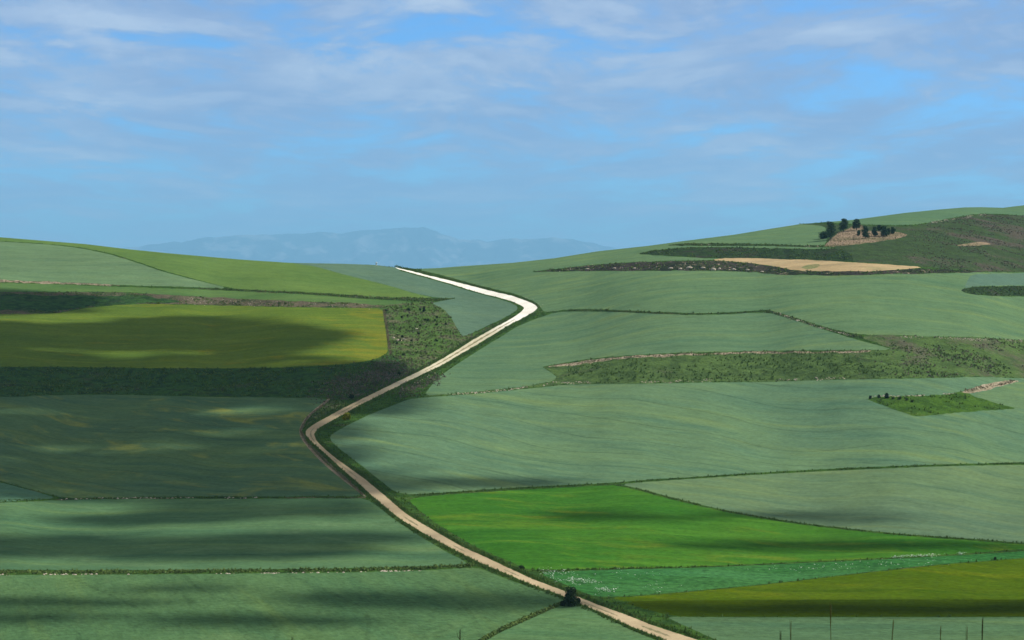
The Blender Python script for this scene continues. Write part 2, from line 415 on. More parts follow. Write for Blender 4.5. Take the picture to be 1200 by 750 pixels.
def crop(name, ca, cb, cy=None, yamt=0.0, rot=0.0, streak=0.35, fine=0.22, tram=0.10, big=0.016, cstreak=None, lanes=19.0, east=None):
    """a standing cereal crop: broad tone drift, wind-combed streaks along the drill direction, tramlines, fine grain"""
    _seed[0] += 1
    off = (13.7 * _seed[0], 7.9 * _seed[0], 0)
    ca, cb = [(c[0] * 1.06, c[1] * 1.02, c[2] * .97) for c in (ca, cb)]
    m, nt, b = new_mat(name)
    N = NB(nt)
    base = N.mapped((1, 1, 1), rot, off)
    drift = N.noise(base, big, 4, 0.55)
    col = N.mix(N.ramp(drift, 0.32, 0.68), ca, cb)
    # wind-combed streaks, bent by a slow warp
    st = N.noise(N.mapped((0.009, 0.10, 0.1), rot, off), 1.0, 6, 0.60, 0.25)
    st2 = N.noise(N.mapped((0.05, 0.30, 0.1), rot + 0.10, off), 1.0, 3, 0.5, 0.4)
    if cstreak is None:
        cstreak = tuple(min(1, x * k) for x, k in zip(cb, (1.35, 1.16, 0.9)))
    col = N.mix(N.math('MULTIPLY', N.ramp(st, 0.50, 0.72), streak * 1.6), col, cstreak)
    col = N.mix(N.math('MULTIPLY', N.ramp(st, 0.50, 0.30), streak * 1.3), col, tuple(x * k for x, k in zip(ca, (0.66, 0.80, 0.90))))
    if cy is not None:
        yn = N.noise(N.mapped((0.03, 0.07, 0.1), rot + 0.3, off), 1.0, 5, 0.6, 0.8)
        if east is not None:                                       # golden sunlit end of the plot, put into the crop colour
            se = nt.nodes.new('ShaderNodeSeparateXYZ')
            nt.links.new(N.pos, se.inputs[0])
            yn = N.math('ADD', yn, N.ramp(se.outputs[0], east[0], east[1], -.04, .13))
        col = N.mix(N.math('MULTIPLY', N.ramp(yn, 0.52, 0.72), yamt), col, cy)
    f1 = N.noise(base, 0.7, 5, 0.75)
    f2 = N.noise(N.mapped((0.25, 2.2, 0.5), rot, off), 1.0, 2, 0.6)
    f0 = N.noise(N.mapped((0.10, 0.22, 0.2), rot, off), 1.0, 4, 0.65)
    g = N.math('MULTIPLY_ADD', N.math('SUBTRACT', f1, 0.5), fine * 4.2, 1.0)
    g = N.math('ADD', g, N.math('MULTIPLY', N.math('SUBTRACT', f0, 0.5), 0.55))
    g = N.math('ADD', g, N.math('MULTIPLY', N.math('SUBTRACT', f2, 0.5), fine * 1.3))
    g = N.math('ADD', g, N.math('MULTIPLY', N.math('SUBTRACT', st2, 0.5), streak * 0.55))
    # tramlines
    sx = nt.nodes.new('ShaderNodeSeparateXYZ')
    nt.links.new(N.mapped((1, 1, 1), rot, off), sx.inputs[0])
    yy = N.math('ADD', sx.outputs[1], N.math('MULTIPLY', N.noise(base, 0.008, 1), 60.0))
    fr = N.math('FRACT', N.math('DIVIDE', yy, lanes))
    tl = N.math('MULTIPLY', N.ramp(N.math('ABSOLUTE', N.math('SUBTRACT', fr, 0.5)), 0.035, 0.015), tram)
    g = N.math('SUBTRACT', g, tl)
    col = N.scale_col(col, g)
    nt.links.new(col, b.inputs['Base Color'])
    h = N.math('ADD', N.math('MULTIPLY', f1, 0.6), N.math('MULTIPLY', st2, 0.9))
    N.bump(h, 0.55, 0.5, b)
    return m


def rough_ground(name, green, dark, earth, pale, earth_amt=0.5, pale_amt=0.3, scale=1.0, strat=0.0, east=None):
    """uncut bank: grass, low scrub, bare earth and weathered pale stone mottled together"""
    _seed[0] += 1
    off = (31.3 * _seed[0], 17.1 * _seed[0], 3.0 * _seed[0])
    m, nt, b = new_mat(name)
    N = NB(nt)
    v = N.mapped((scale, scale, scale * (1 + strat)), 0.0, off)
    big = N.noise(v, 0.035, 4, 0.6, 0.5)
    mid = N.noise(v, 0.16, 4, 0.62, 0.4)
    small = N.noise(v, 0.7, 4, 0.65)
    col = N.mix(N.ramp(mid, 0.36, 0.62), dark, green)
    mixn = N.math('ADD', N.math('MULTIPLY', big, 0.65), N.math('MULTIPLY', small, 0.35))
    if east is not None:                                           # heather gives way to grass towards the west
        sx = nt.nodes.new('ShaderNodeSeparateXYZ')
        nt.links.new(N.pos, sx.inputs[0])
        mixn = N.math('ADD', mixn, N.ramp(N.math('ADD', sx.outputs[0], N.math('MULTIPLY', big, 60.0)), east[0] + 30, east[1] + 30, -.06, .045))
    e = N.ramp(mixn, 0.62 - 0.25 * earth_amt, 0.74 - 0.25 * earth_amt)
    col = N.mix(N.math('MULTIPLY', e, 0.85), col, earth)
    p = N.ramp(N.math('ADD', N.math('MULTIPLY', mid, 0.55), N.math('MULTIPLY', small, 0.45)), 0.68 - 0.18 * pale_amt, 0.76 - 0.18 * pale_amt)
    col = N.mix(N.math('MULTIPLY', p, min(1.0, pale_amt * 2)), col, pale)
    g = N.math('MULTIPLY_ADD', N.math('SUBTRACT', small, 0.5), 1.0, 1.0)
    g = N.math('MULTIPLY', g, N.ramp(N.noise(v, 2.2, 2), 0.25, 0.7, 0.7, 1.15))
    nt.links.new(N.scale_col(col, g), b.inputs['Base Color'])
    N.bump(N.math('ADD', small, N.math('MULTIPLY', mid, 1.5)), 0.8, 0.8, b)
    return m


GREYG = (0.074, 0.136, 0.078)
GREYB = (0.088, 0.158, 0.082)
YEL = (0.120, 0.165, 0.055)
M = {}
M['ul'] = crop('pale_barley', (0.082, 0.140, 0.074), (0.098, 0.168, 0.084), rot=0.05, streak=0.3, cstreak=(0.12, 0.18, 0.09))
M['greenl'] = crop('fresh_wheat', (0.070, 0.130, 0.034), (0.084, 0.148, 0.040), rot=0.5, streak=0.22, tram=.05)
M['stripl'] = crop('terrace_wheat', (0.055, 0.115, 0.036), (0.075, 0.135, 0.042), streak=0.25, tram=.0)
M['yellow'] = crop('flowering_vetch', (0.066, 0.112, 0.018), (0.084, 0.132, 0.020), cy=(0.165, 0.155, 0.016), yamt=0.6, east=(-105.0, -58.0), streak=0.4, fine=.3, tram=.05)
M['blue'] = crop('blue_green_oats', (0.070, 0.128, 0.090), (0.080, 0.142, 0.094), rot=0.9, streak=0.15, fine=.15, tram=.04)
M['darkl'] = crop('patchy_barley', (0.052, 0.102, 0.056), (0.066, 0.120, 0.054), cy=(0.165, 0.185, 0.044), yamt=0.8, rot=0.55, streak=0.5, big=0.02)
M['wedgel'] = crop('corner_barley', (0.060, 0.130, 0.080), (0.066, 0.140, 0.084), streak=0.2)
M['midl'] = crop('lower_barley', (0.055, 0.116, 0.057), (0.066, 0.132, 0.061), cy=(0.098, 0.165, 0.075), yamt=0.5, rot=0.04, streak=0.45)
M['lowl'] = crop('near_barley', (0.051, 0.110, 0.048), (0.063, 0.127, 0.053), cy=(0.095, 0.158, 0.062), yamt=0.5, rot=1.25, streak=0.35, fine=.35, tram=.12)
M['lowr'] = crop('corner_wheat', (0.054, 0.120, 0.052), (0.072, 0.142, 0.060), cy=(0.10, 0.16, 0.065), yamt=0.4, rot=0.3, streak=0.35, fine=.32)
M['topr'] = crop('hill_barley', (0.074, 0.138, 0.070), (0.088, 0.154, 0.074), cy=(0.110, 0.176, 0.074), yamt=0.35, rot=0.03, streak=0.42)
M['farr'] = crop('crest_barley', (0.066, 0.128, 0.070), (0.074, 0.140, 0.072), rot=0.2, streak=0.3)
M['patchr'] = crop('blue_green_rye', (0.070, 0.128, 0.094), (0.078, 0.138, 0.096), streak=0.15)
M['midr'] = crop('terrace_barley', (0.072, 0.136, 0.074), (0.086, 0.152, 0.076), cy=(0.110, 0.178, 0.074), yamt=0.35, rot=0.1, streak=0.42)
M['bigr'] = crop('valley_barley', (0.072, 0.138, 0.082), (0.090, 0.158, 0.078), cy=(0.110, 0.178, 0.080), yamt=0.35, rot=0.68, streak=0.42, big=0.010, tram=.2, lanes=26.0)
M['latr'] = crop('side_barley', (0.070, 0.134, 0.074), (0.088, 0.150, 0.072), cy=(0.115, 0.175, 0.060), yamt=0.5, rot=-0.3, streak=0.4)
M['greyr'] = crop('grey_barley', (0.076, 0.130, 0.076), (0.090, 0.150, 0.074), cy=(0.120, 0.172, 0.072), yamt=0.4, rot=0.5, streak=0.4)
M['bright'] = crop('bright_clover', (0.026, 0.100, 0.012), (0.042, 0.122, 0.014), cy=(0.098, 0.150, 0.014), yamt=0.9, rot=0.06, streak=0.5, fine=.3, tram=.0, cstreak=(0.065, 0.165, 0.018))
M['teal'] = crop('broad_beans', (0.022, 0.094, 0.024), (0.036, 0.112, 0.032), rot=0.12, streak=0.3, fine=.6, tram=.0, cstreak=(0.05, 0.16, 0.06))
M['olive'] = crop('olive_lentils', (0.040, 0.078, 0.004), (0.054, 0.092, 0.005), cy=(0.100, 0.120, 0.005), yamt=0.6, rot=0.05, streak=0.5, fine=.35, tram=.0)
M['olived'] = crop('dark_olive_strip', (0.026, 0.050, 0.002), (0.034, 0.058, 0.002), rot=0.05, streak=0.25, fine=.3, tram=.0)  # darker version of the olive field colour
M['botr'] = crop('near_grey_barley', (0.056, 0.112, 0.056), (0.068, 0.128, 0.060), rot=0.05, streak=0.4, fine=.3)
M['tan'] = crop('dry_stubble', (0.29, 0.225, 0.125), (0.34, 0.265, 0.155), cy=(0.19, 0.19, 0.09), yamt=.45, rot=0.02, streak=0.35, cstreak=(0.44, 0.34, 0.19))
M['tanw'] = rough_ground('weedy_stubble', (0.19, 0.20, 0.085), (0.15, 0.17, 0.07), (0.25, 0.20, 0.10), (0.3, 0.25, 0.13), .4, .2, 2)
M['verge'] = rough_ground('verge_turf', (0.046, 0.100, 0.018), (0.024, 0.056, 0.014), (0.085, 0.085, 0.045), (0.22, 0.19, 0.12), .25, .12, 1.6)
M['bank1'] = rough_ground('brushy_bank', (0.036, 0.075, 0.018), (0.020, 0.036, 0.016), (0.110, 0.090, 0.062), (0.26, 0.21, 0.15), .85, .5, 1.5)
M['bank2'] = rough_ground('green_bank', (0.036, 0.085, 0.022), (0.020, 0.044, 0.018), (0.050, 0.050, 0.036), (0.15, 0.13, 0.10), .35, .12, 1.5)
M['scrub'] = rough_ground('scrub_slope', (0.070, 0.132, 0.030), (0.046, 0.088, 0.022), (0.115, 0.110, 0.066), (0.28, 0.26, 0.21), .55, .26, 1.8)
M['hill'] = rough_ground('heath_slope', (0.042, 0.072, 0.026), (0.034, 0.052, 0.024), (0.078, 0.064, 0.052), (0.17, 0.13, 0.11), .52, .20, 0.9, 0.0, (190.0, 330.0))
M['bankr'] = rough_ground('grassy_bank', (0.070, 0.118, 0.034), (0.046, 0.080, 0.026), (0.086, 0.082, 0.056), (0.20, 0.18, 0.12), .42, .12, 0.9, 0.0, (120.0, 200.0))
M['cut'] = rough_ground('eroded_cut', (0.030, 0.045, 0.018), (0.018, 0.022, 0.016), (0.050, 0.044, 0.036), (0.34, 0.27, 0.19), .75, .62, 1.3, 1.0)
M['dark'] = rough_ground('dark_brush', (0.030, 0.058, 0.018), (0.020, 0.032, 0.018), (0.045, 0.042, 0.034), (0.20, 0.17, 0.12), .4, .3, 1.6)
M['pale'] = rough_ground('dry_earth', (0.20, 0.18, 0.11), (0.14, 0.13, 0.08), (0.30, 0.25, 0.17), (0.40, 0.34, 0.25), .9, .8, 2.0)
M['grove'] = rough_ground('needle_litter', (0.17, 0.14, 0.08), (0.09, 0.09, 0.045), (0.25, 0.185, 0.125), (0.34, 0.265, 0.185), .75, .6, 1.2)
M['wedge'] = rough_ground('lush_wedge', (0.050, 0.105, 0.016), (0.034, 0.074, 0.014), (0.070, 0.095, 0.028), (0.13, 0.16, 0.03), .4, .25, 1.0)
M['path'] = rough_ground('trodden_path', (0.20, 0.165, 0.11), (0.15, 0.135, 0.08), (0.25, 0.20, 0.14), (0.32, 0.27, 0.19), .8, .5, 3.0)
M['line'] = rough_ground('field_margin', (0.034, 0.070, 0.018), (0.020, 0.038, 0.014), (0.10, 0.085, 0.055), (0.34, 0.30, 0.22), .45, .45, 2.0)


def road_mat():
    m, nt, b = new_mat('road_gravel')
    N = NB(nt)
    v = N.mapped()
    big = N.noise(v, 0.08, 3, 0.6)
    small = N.noise(v, 1.6, 4, 0.7)
    sx = nt.nodes.new('ShaderNodeSeparateXYZ')
    nt.links.new(N.pos, sx.inputs[0])
    up = N.ramp(sx.outputs[1], 895.0, 940.0)               # overexposed sun on the upper road, painted in as near-white
    midway = N.ramp(sx.outputs[1], 690.0, 800.0)
    tan = N.mix(N.ramp(big, 0.3, 0.7), (0.31, 0.245, 0.150), (0.40, 0.32, 0.20))
    glare_white = N.mix(N.ramp(big, 0.3, 0.7), (0.64, 0.61, 0.53), (0.76, 0.73, 0.65))
    col = N.mix(up, N.mix(midway, tan, N.mix(N.ramp(big, 0.3, 0.7), (0.40, 0.37, 0.25), (0.50, 0.46, 0.33))), glare_white)
    col = N.scale_col(col, N.math('MULTIPLY_ADD', N.math('SUBTRACT', small, 0.5), 0.6, 1.0))
    nt.links.new(col, b.inputs['Base Color'])
    N.bump(small, 0.5, 0.15, b)
    return m


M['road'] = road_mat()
M['rut'] = rough_ground('worn_centre', (0.25, 0.23, 0.125), (0.20, 0.19, 0.10), (0.29, 0.24, 0.15), (0.36, 0.30, 0.20), .7, .5, 3.0)

# (name, kind, category, label, material key, outline, bank steepness 0..1); later outlines lie over earlier ones
REGIONS = [
    ('earth_bank', 'dark', 'bank', 'thin brushy line of dark earth along the foot of the upper left wheat terrace', 'line', LINE_LTOP, .3),
    ('crop_field', 'ul', 'field', 'pale grey-green barley field high on the left slope with a curved right edge', 'ul', F_UL, 0),
    ('crop_field', '', 'field', 'fresh green field running along the left skyline above the pale barley', 'greenl', F_GREEN_L, 0),
    ('earth_bank', '', 'bank', 'pale dry earth line under the upper left barley field', 'pale', PALE_L1, .5),
    ('crop_field', '', 'field', 'narrow green terrace between two brushy banks on the upper left', 'stripl', F_STRIP_L, 0),
    ('earth_bank', '', 'bank', 'brown brushy bank along the top of the yellow-green field', 'bank1', BANK_L1, .6),
    ('grass_bank', '', 'bank', 'shaded green hollow at the left end of the brown brushy bank', 'bank2', BANK_L1G, .6),
    ('scrub_slope', '', 'scrub', 'rough green scrub slope between the yellow-green field and the white road', 'scrub', SCRUB_L, .4),
    ('grass_bank', '', 'bank', 'long shaded green bank between the yellow-green field and the dark patchy field', 'bank2', BANK_L2, .7),
    ('crop_field', '', 'field', 'yellow-green flowering field half in cloud shadow above the long dark bank', 'yellow', F_YELLOW, 0),
    ('crop_field', '', 'field', 'blue-green field inside the bend of the white road', 'blue', F_BLUE, 0),
    ('crop_field', '', 'field', 'dark shaded field with yellowish streaks left of the road corner', 'darkl', F_DARK_L, 0),
    ('crop_field', '', 'field', 'small teal wedge of field at the left edge under the dark streaky field', 'wedgel', F_WEDGE_L, 0),
    ('earth_bank', '', 'bank', 'thin dark margin with pale earth between the dark field and the green field below it', 'line', LINE_L1, .3),
    ('crop_field', '', 'field', 'dappled green field left of the road above the dark hedge line', 'midl', F_MID_L, 0),
    ('crop_field', '', 'field', 'dappled green field along the bottom left below the dark hedge line', 'lowl', F_LOW_L, 0),
    ('crop_field', '', 'field', 'small green field between the ditch path and the road at the bottom', 'lowr', F_LOW_R, 0),
    ('scrub_slope', '', 'scrub', 'dark green and brown scrub hill on the right below the crest field', 'hill', HILL_R, .15),
    ('crop_field', '', 'field', 'broad grey-green barley field covering the upper right slope up to the skyline', 'topr', F_TOP_R, 0),
    ('crop_field', '', 'field', 'smooth green field along the highest crest behind the pines', 'farr', F_FAR_R, 0),
    ('grass_bank', '', 'bank', 'dark brushy bank above the tan stubble patch', 'dark', BANK_R1, .6),
    ('earth_bank', '', 'bank', 'thin dark margin with pale stones left of the pine grove', 'line', LINE_R1, .4),
    ('earth_bank', '', 'bank', 'dark eroded cut with pale outcrops below the tan stubble patch', 'cut', EARTH_CUT, .75),
    ('stubble_field', '', 'field', 'long tan stubble patch on the right slope below the pines', 'tan', F_TAN, 0),
    ('stubble_field', '', 'field', 'small green weedy spot in the tan stubble patch', 'tanw', TAN_WEEDS, 0),
    ('bare_patch', '', 'bare earth', 'small pinkish bare patch high on the right scrub hill', 'grove', [(1118, 287.4), (1140, 284.4), (1148, 283.2), (1158, 284.6), (1162, 286.4), (1148, 287.6), (1132, 288.4)], 0),
    ('clearing', '', 'clearing', 'pinkish tan bare clearing under the small pines', 'grove', GROVE, .2),
    ('crop_field', '', 'field', 'small blue-green patch at the right edge above a dark bank', 'patchr', F_PATCH_R, 0),
    ('grass_bank', '', 'bank', 'short dark brushy bank at the right edge under the blue-green patch', 'dark', BANK_R2, .6),
    ('grass_bank', '', 'bank', 'thin curving margin between the two grey-green fields right of the road bend', 'line', LINE_R2, .4),
    ('crop_field', '', 'field', 'grey-green terrace right of the road bend above the wide grassy bank', 'midr', F_MID_R, 0),
    ('grass_bank', '', 'bank', 'wide mottled grassy bank across the right middle of the slope', 'bankr', BANK_R3, .55),
    ('earth_bank', '', 'bank', 'pale dry lip along the top of the wide grassy bank', 'pale', PALE_R3, .6),
    ('crop_field', '', 'field', 'largest grey-green field right of the road corner with curved wind streaks', 'bigr', F_BIG_R, 0),
    ('grass_bank', '', 'bank', 'bright green weedy wedge inside the largest grey-green field at the right', 'wedge', WEDGE_R, .3),
    ('crop_field', '', 'field', 'green field at the right edge beside the pale scarp', 'latr', F_LAT_R, 0),
    ('earth_bank', '', 'bank', 'pale pinkish earth scarp at the right edge above the green wedge', 'pale', SCARP_R, .6),
    ('crop_field', '', 'field', 'dull grey-green field at the right above the bright green field', 'greyr', F_GREY_R, 0),
    ('crop_field', '', 'field', 'bright lime green field right of the lower road', 'bright', F_BRIGHT, 0),
    ('crop_field', '', 'field', 'teal green strip with white flowers below the bright lime field', 'teal', F_TEAL, 0),
    ('crop_field', '', 'field', 'olive yellow field at the lower right edge', 'olive', F_OLIVE, 0),
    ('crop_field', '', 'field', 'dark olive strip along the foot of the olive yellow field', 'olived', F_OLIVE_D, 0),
    ('crop_field', '', 'field', 'grey-green field at the bottom right corner', 'botr', F_BOT_R, 0),
    ('scrub_slope', '', 'scrub', 'grey-brown scrub corner between the footpath and the road bend', 'scrub', BANK_C, .3),
    ('footpath', '', 'path', 'narrow brown footpath curving left of the road corner', 'path', PATH_L, 0),
    ('footpath', '', 'path', 'thin ditch path leaving the dark bush towards the bottom edge', 'line', PATH_DITCH, 0),
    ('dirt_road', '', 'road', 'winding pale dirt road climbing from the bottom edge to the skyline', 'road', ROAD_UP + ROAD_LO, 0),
]
CENTRE = centre_strips()
for k_, q_ in enumerate(CENTRE):
    REGIONS.append(('grass_strip', '', 'grass', 'worn grassy centre line between the wheel tracks of the dirt road', 'rut', q_, 0))
POLYS = []
for i, r in enumerate(REGIONS):
    p = densify(smooth_poly(r[5], True, 1), 5.0)
    inside = (p[:, 0] > -200) & (p[:, 0] < 1400)
    amp = 0.55 if r[6] > 0 else 0.22
    if r[0] in ('dirt_road', 'grass_strip'):
        amp = 0.25
    p[:, 1] += np.where(inside, (RNG.random(len(p)) - .5) * 2 * amp, 0)
    POLYS.append(p)


def in_poly(u, v, p):
    res = np.zeros(len(u), bool)
    bb = (u >= p[:, 0].min()) & (u <= p[:, 0].max()) & (v >= p[:, 1].min()) & (v <= p[:, 1].max())
    idx = np.nonzero(bb)[0]
    if not len(idx):
        return res
    uu = u[idx]; vv = v[idx]
    c = np.zeros(len(idx), bool)
    x0 = p[:, 0]; y0 = p[:, 1]; x1 = np.roll(x0, -1); y1 = np.roll(y0, -1)
    for a, b_, c_, d in zip(x0, y0, x1, y1):
        if b_ == d:
            continue
        cond = (b_ > vv) != (d > vv)
        if cond.any():
            c ^= cond & (uu < (c_ - a) * (vv - b_) / (d - b_) + a)
    res[idx] = c
    return res


# ------------------------------------------------------------------ the lie of the land
US = np.arange(-2000, 3201, 4.0)
VS = np.arange(200, 800.1, 0.5)
UU, VV = np.meshgrid(US, VS, indexing='ij')
KN = np.array([(200, 1560), (240, 1360), (280, 1170), (312, 1060), (350, 955), (400, 835), (450, 735), (500, 652), (550, 578), (600, 505), (650, 437), (700, 378), (750, 330), (800, 290)], float)


def spline(xk, yk, x):
    m = np.gradient(yk, xk)
    i = np.clip(np.searchsorted(xk, x) - 1, 0, len(xk) - 2)
    h = xk[i + 1] - xk[i]; t = (x - xk[i]) / h
    return (2 * t**3 - 3 * t**2 + 1) * yk[i] + (t**3 - 2 * t**2 + t) * h * m[i] + (-2 * t**3 + 3 * t**2) * yk[i + 1] + (t**3 - t**2) * h * m[i + 1]


base_d = spline(KN[:, 0], KN[:, 1], VS)
grad = -np.gradient(base_d, VS)                                   # metres per row, going up the picture
steep = np.zeros_like(UU)
sel_u = (US >= -60) & (US <= 1260)
su, sv = UU[sel_u].ravel(), VV[sel_u].ravel()
for r, p in zip(REGIONS, POLYS):
    if r[6] > 0:
        k = in_poly(su, sv, p)
        s = steep[sel_u].ravel()
        s[k] = r[6]
        steep[sel_u] = s.reshape(-1, len(VS))
    elif r[0] in ('crop_field', 'stubble_field', 'dirt_road'):
        k = in_poly(su, sv, p)
        s = steep[sel_u].ravel()
        s[k] = 0
        steep[sel_u] = s.reshape(-1, len(VS))
i0, i1 = np.nonzero(sel_u)[0][[0, -1]]
steep[:i0] = steep[i0]; steep[i1 + 1:] = steep[i1]
BANKMASK = steep.copy()


def gblur(a, s, axis):
    if s <= 0:
        return a
    r = int(3 * s) + 1
    k = np.exp(-0.5 * (np.arange(-r, r + 1) / s) ** 2); k /= k.sum()
    pad = [(0, 0), (0, 0)]; pad[axis] = (r, r)
    ap = np.pad(a, pad, mode='edge')
    out = np.zeros_like(a)
    for j, w in enumerate(k):
        out += w * (ap[j:j + a.shape[0]] if axis == 0 else ap[:, j:j + a.shape[1]])
    return out


steep = gblur(gblur(steep, 11, 0), 2.0, 1)
mf = 1 - 0.65 * steep
mf = mf / gblur(gblur(mf, 6, 0), 34, 1)
und = (fbm(UU / 210 + 5, VV / 46 + 3, 11, 3) - .5) * 0.5 + (fbm(UU / 90, VV / 18, 12, 2) - .5) * 0.12
vis = np.clip((760 - VV) / 60, 0, 1)
mf = mf * (1 + und * vis)
skyv = np.interp(US, SKY[:, 0], SKY[:, 1])
above = VV - skyv[:, None]
mf = mf * (1 + 1.2 * np.exp(-np.clip(above, 0, None) / 7.0))       # the crest rounds away
slice_ = grad[None, :] * mf
DD = 290.0 + np.cumsum(slice_[:, ::-1], axis=1)[:, ::-1] * 0.5
# the upper valley the road climbs lies a little deeper than the shoulders
w = np.clip((520 - VV) / 200, 0, 1); w = w * w * (3 - 2 * w)
DD *= 1 + 0.07 * w * np.exp(-((UU - 500 - (VV - 400) * 0.2) / 230) ** 2) + 0.05 * w * np.sin(UU / 260 + 1.0)
xu = (UU - 600) / F
yv = -(VV - 375) / F
cp, sp = math.cos(PITCH), math.sin(PITCH)
dirY = cp + yv * sp
dirZ = -sp + yv * cp
X = DD * xu / dirY
Y = DD.copy()
Z = DD * dirZ / dirY
Z += np.clip(gblur(gblur(BANKMASK, 1, 0), 1, 1), 0, .6) * (fbm(X / 5, Y / 5, 21, 3) - .5) * 2.4
P = np.stack([X, Y, Z], -1)
dU = np.gradient(P, axis=0); dV = np.gradient(P, axis=1)
NRM = np.cross(dU, dV)
NRM /= np.linalg.norm(NRM, axis=-1, keepdims=True)
NRM *= np.sign(NRM[..., 2:3])


def samp(arr, u, v):
    fu = np.clip((np.asarray(u, float) - US[0]) / 4.0, 0, len(US) - 1.001)
    fv = np.clip((np.asarray(v, float) - VS[0]) / 0.5, 0, len(VS) - 1.001)
    i = fu.astype(int); j = fv.astype(int)
    a = (fu - i)[..., None]; b_ = (fv - j)[..., None]
    return (arr[i, j] * (1 - a) + arr[i + 1, j] * a) * (1 - b_) + (arr[i, j + 1] * (1 - a) + arr[i + 1, j + 1] * a) * b_


def at(u, v):
    return samp(P, np.array([u]), np.array([v]))[0]


def px_m(u, v):
    return F / at(u, v)[1]                                        # photo pixels per metre there


# ------------------------------------------------------------------ object helpers
def tag(o, label=None, cat=None, group=None, kind=None):
    if label: o['label'] = label
    if cat: o['category'] = cat
    if group: o['group'] = group
    if kind: o['kind'] = kind
    return o


def mesh_obj(name, verts, faces, mat, parent=None, smooth=False, normals=None):
    me = bpy.data.meshes.new(name)
    verts = np.asarray(verts, np.float32)
    faces = np.asarray(faces, np.int32)
    k = faces.shape[1]
    me.vertices.add(len(verts)); me.vertices.foreach_set('co', verts.ravel())
    me.loops.add(faces.size); me.loops.foreach_set('vertex_index', faces.ravel())
    me.polygons.add(len(faces))
    me.polygons.foreach_set('loop_start', np.arange(0, faces.size, k, dtype=np.int32))
    me.polygons.foreach_set('loop_total', np.full(len(faces), k, np.int32))
    me.update(calc_edges=True)
    if smooth:
        me.polygons.foreach_set('use_smooth', np.ones(len(faces), bool))
    if normals is not None:
        me.normals_split_custom_set_from_vertices([tuple(n) for n in normals])
    me.materials.append(mat)
    o = bpy.data.objects.new(name, me)
    COL.objects.link(o)
    if parent is not None:
        o.parent = parent
    return o


def empty(name, loc):
    o = bpy.data.objects.new(name, None)
    o.empty_display_size = 0.2
    o.location = tuple(float(c) for c in loc)
    COL.objects.link(o)
    return o


# ------------------------------------------------------------------ cut the land into its plots
pts = []
for u0 in np.concatenate([np.arange(-2000, -60, 60), np.arange(-60, 1261, 6), np.arange(1320, 3200, 60)]):
    s_v = np.interp(u0, SKY[:, 0], SKY[:, 1])
    vs = np.concatenate([s_v + np.array([0.6, 1.4, 2.6, 4]), np.arange(math.ceil(s_v) + 6, 788, 3.0)]) if -61 < u0 < 1261 else np.linspace(s_v + 1, 788, 60)
    pts.append(np.stack([np.full(len(vs), u0), vs], 1))
pts = np.concatenate(pts)
pts[:, 0] += (RNG.random(len(pts)) - .5) * 2.0
extra = []
for r, p in zip(REGIONS, POLYS):
    if r[6] >= .2:
        lo = np.maximum(p.min(0), (-40, 200)); hi = np.minimum(p.max(0), (1240, 790))
        g = np.stack(np.meshgrid(np.arange(lo[0], hi[0], 2.6), np.arange(lo[1], hi[1], 1.3), indexing='ij'), -1).reshape(-1, 2)
        g += (RNG.random(g.shape) - .5) * (1.2, .6)
        extra.append(g[in_poly(g[:, 0], g[:, 1], p)])
pts = np.concatenate([pts] + extra)
sk = densify(SKY, 5.0, False)
border = np.concatenate([sk, [(3200, 789), (-2000, 789)]])
border[0, 0] = max(border[0, 0], -2000)
border = border[(border[:, 0] >= -2000) & (border[:, 0] <= 3200)]
seg_pts = np.concatenate([densify(np.array([(3200, 789.), (-2000, 789.)]), 20, False)])
all_v = [pts]; edges = []; n = len(pts)
for p in POLYS:
    k = len(p); all_v.append(p); edges += [(n + j, n + (j + 1) % k) for j in range(k)]; n += k
for p in (border[:-2], seg_pts):
    k = len(p); all_v.append(p); edges += [(n + j, n + j + 1) for j in range(k - 1)]; n += k
allv = np.concatenate(all_v)
res = delaunay_2d_cdt([Vector((float(a), float(b_))) for a, b_ in allv], edges, [], 0, 0.02, False)
cv = np.array([(q.x, q.y) for q in res[0]])
ct = np.array([f for f in res[2] if len(f) == 3], np.int64)
cen = cv[ct].mean(1)
keep = (cen[:, 1] > np.interp(cen[:, 0], SKY[:, 0], SKY[:, 1])) & (cen[:, 1] < 789.001)
area2 = np.abs(np.cross(cv[ct[:, 1]] - cv[ct[:, 0]], cv[ct[:, 2]] - cv[ct[:, 0]]))
keep &= area2 > 1e-6
ct = ct[keep]; cen = cen[keep]
owner = np.full(len(ct), -1)
for i, p in enumerate(POLYS):
    owner[in_poly(cen[:, 0], cen[:, 1], p)] = i
W = samp(P, cv[:, 0], cv[:, 1])
WN = samp(NRM, cv[:, 0], cv[:, 1])
a_, b_, c_ = W[ct[:, 0]], W[ct[:, 1]], W[ct[:, 2]]
flip = np.cross(b_ - a_, c_ - a_)[:, 2] < 0
ct[flip] = ct[flip][:, ::-1]
TRI = {}
for i in range(-1, len(REGIONS)):
    t = ct[owner == i]
    TRI[i] = t
    if not len(t):
        print('empty region', i, REGIONS[i][3]); continue
    used, inv = np.unique(t, return_inverse=True)
    vv_, ff = W[used], inv.reshape(-1, 3)
    nn = WN[used]
    if i == -1:
        continue
    r = REGIONS[i]
    o = mesh_obj(r[0], vv_, ff, M[r[4]], None, True, nn)
    tag(o, r[3], r[2], kind='structure')
# the verges everywhere between the plots, the land falling away behind the crest, and the slope below the camera: one turf sheet
used, inv = np.unique(TRI[-1], return_inverse=True)
gv = [W[used]]; gf = [inv.reshape(-1, 3)]; gn = [WN[used]]; n = len(used)


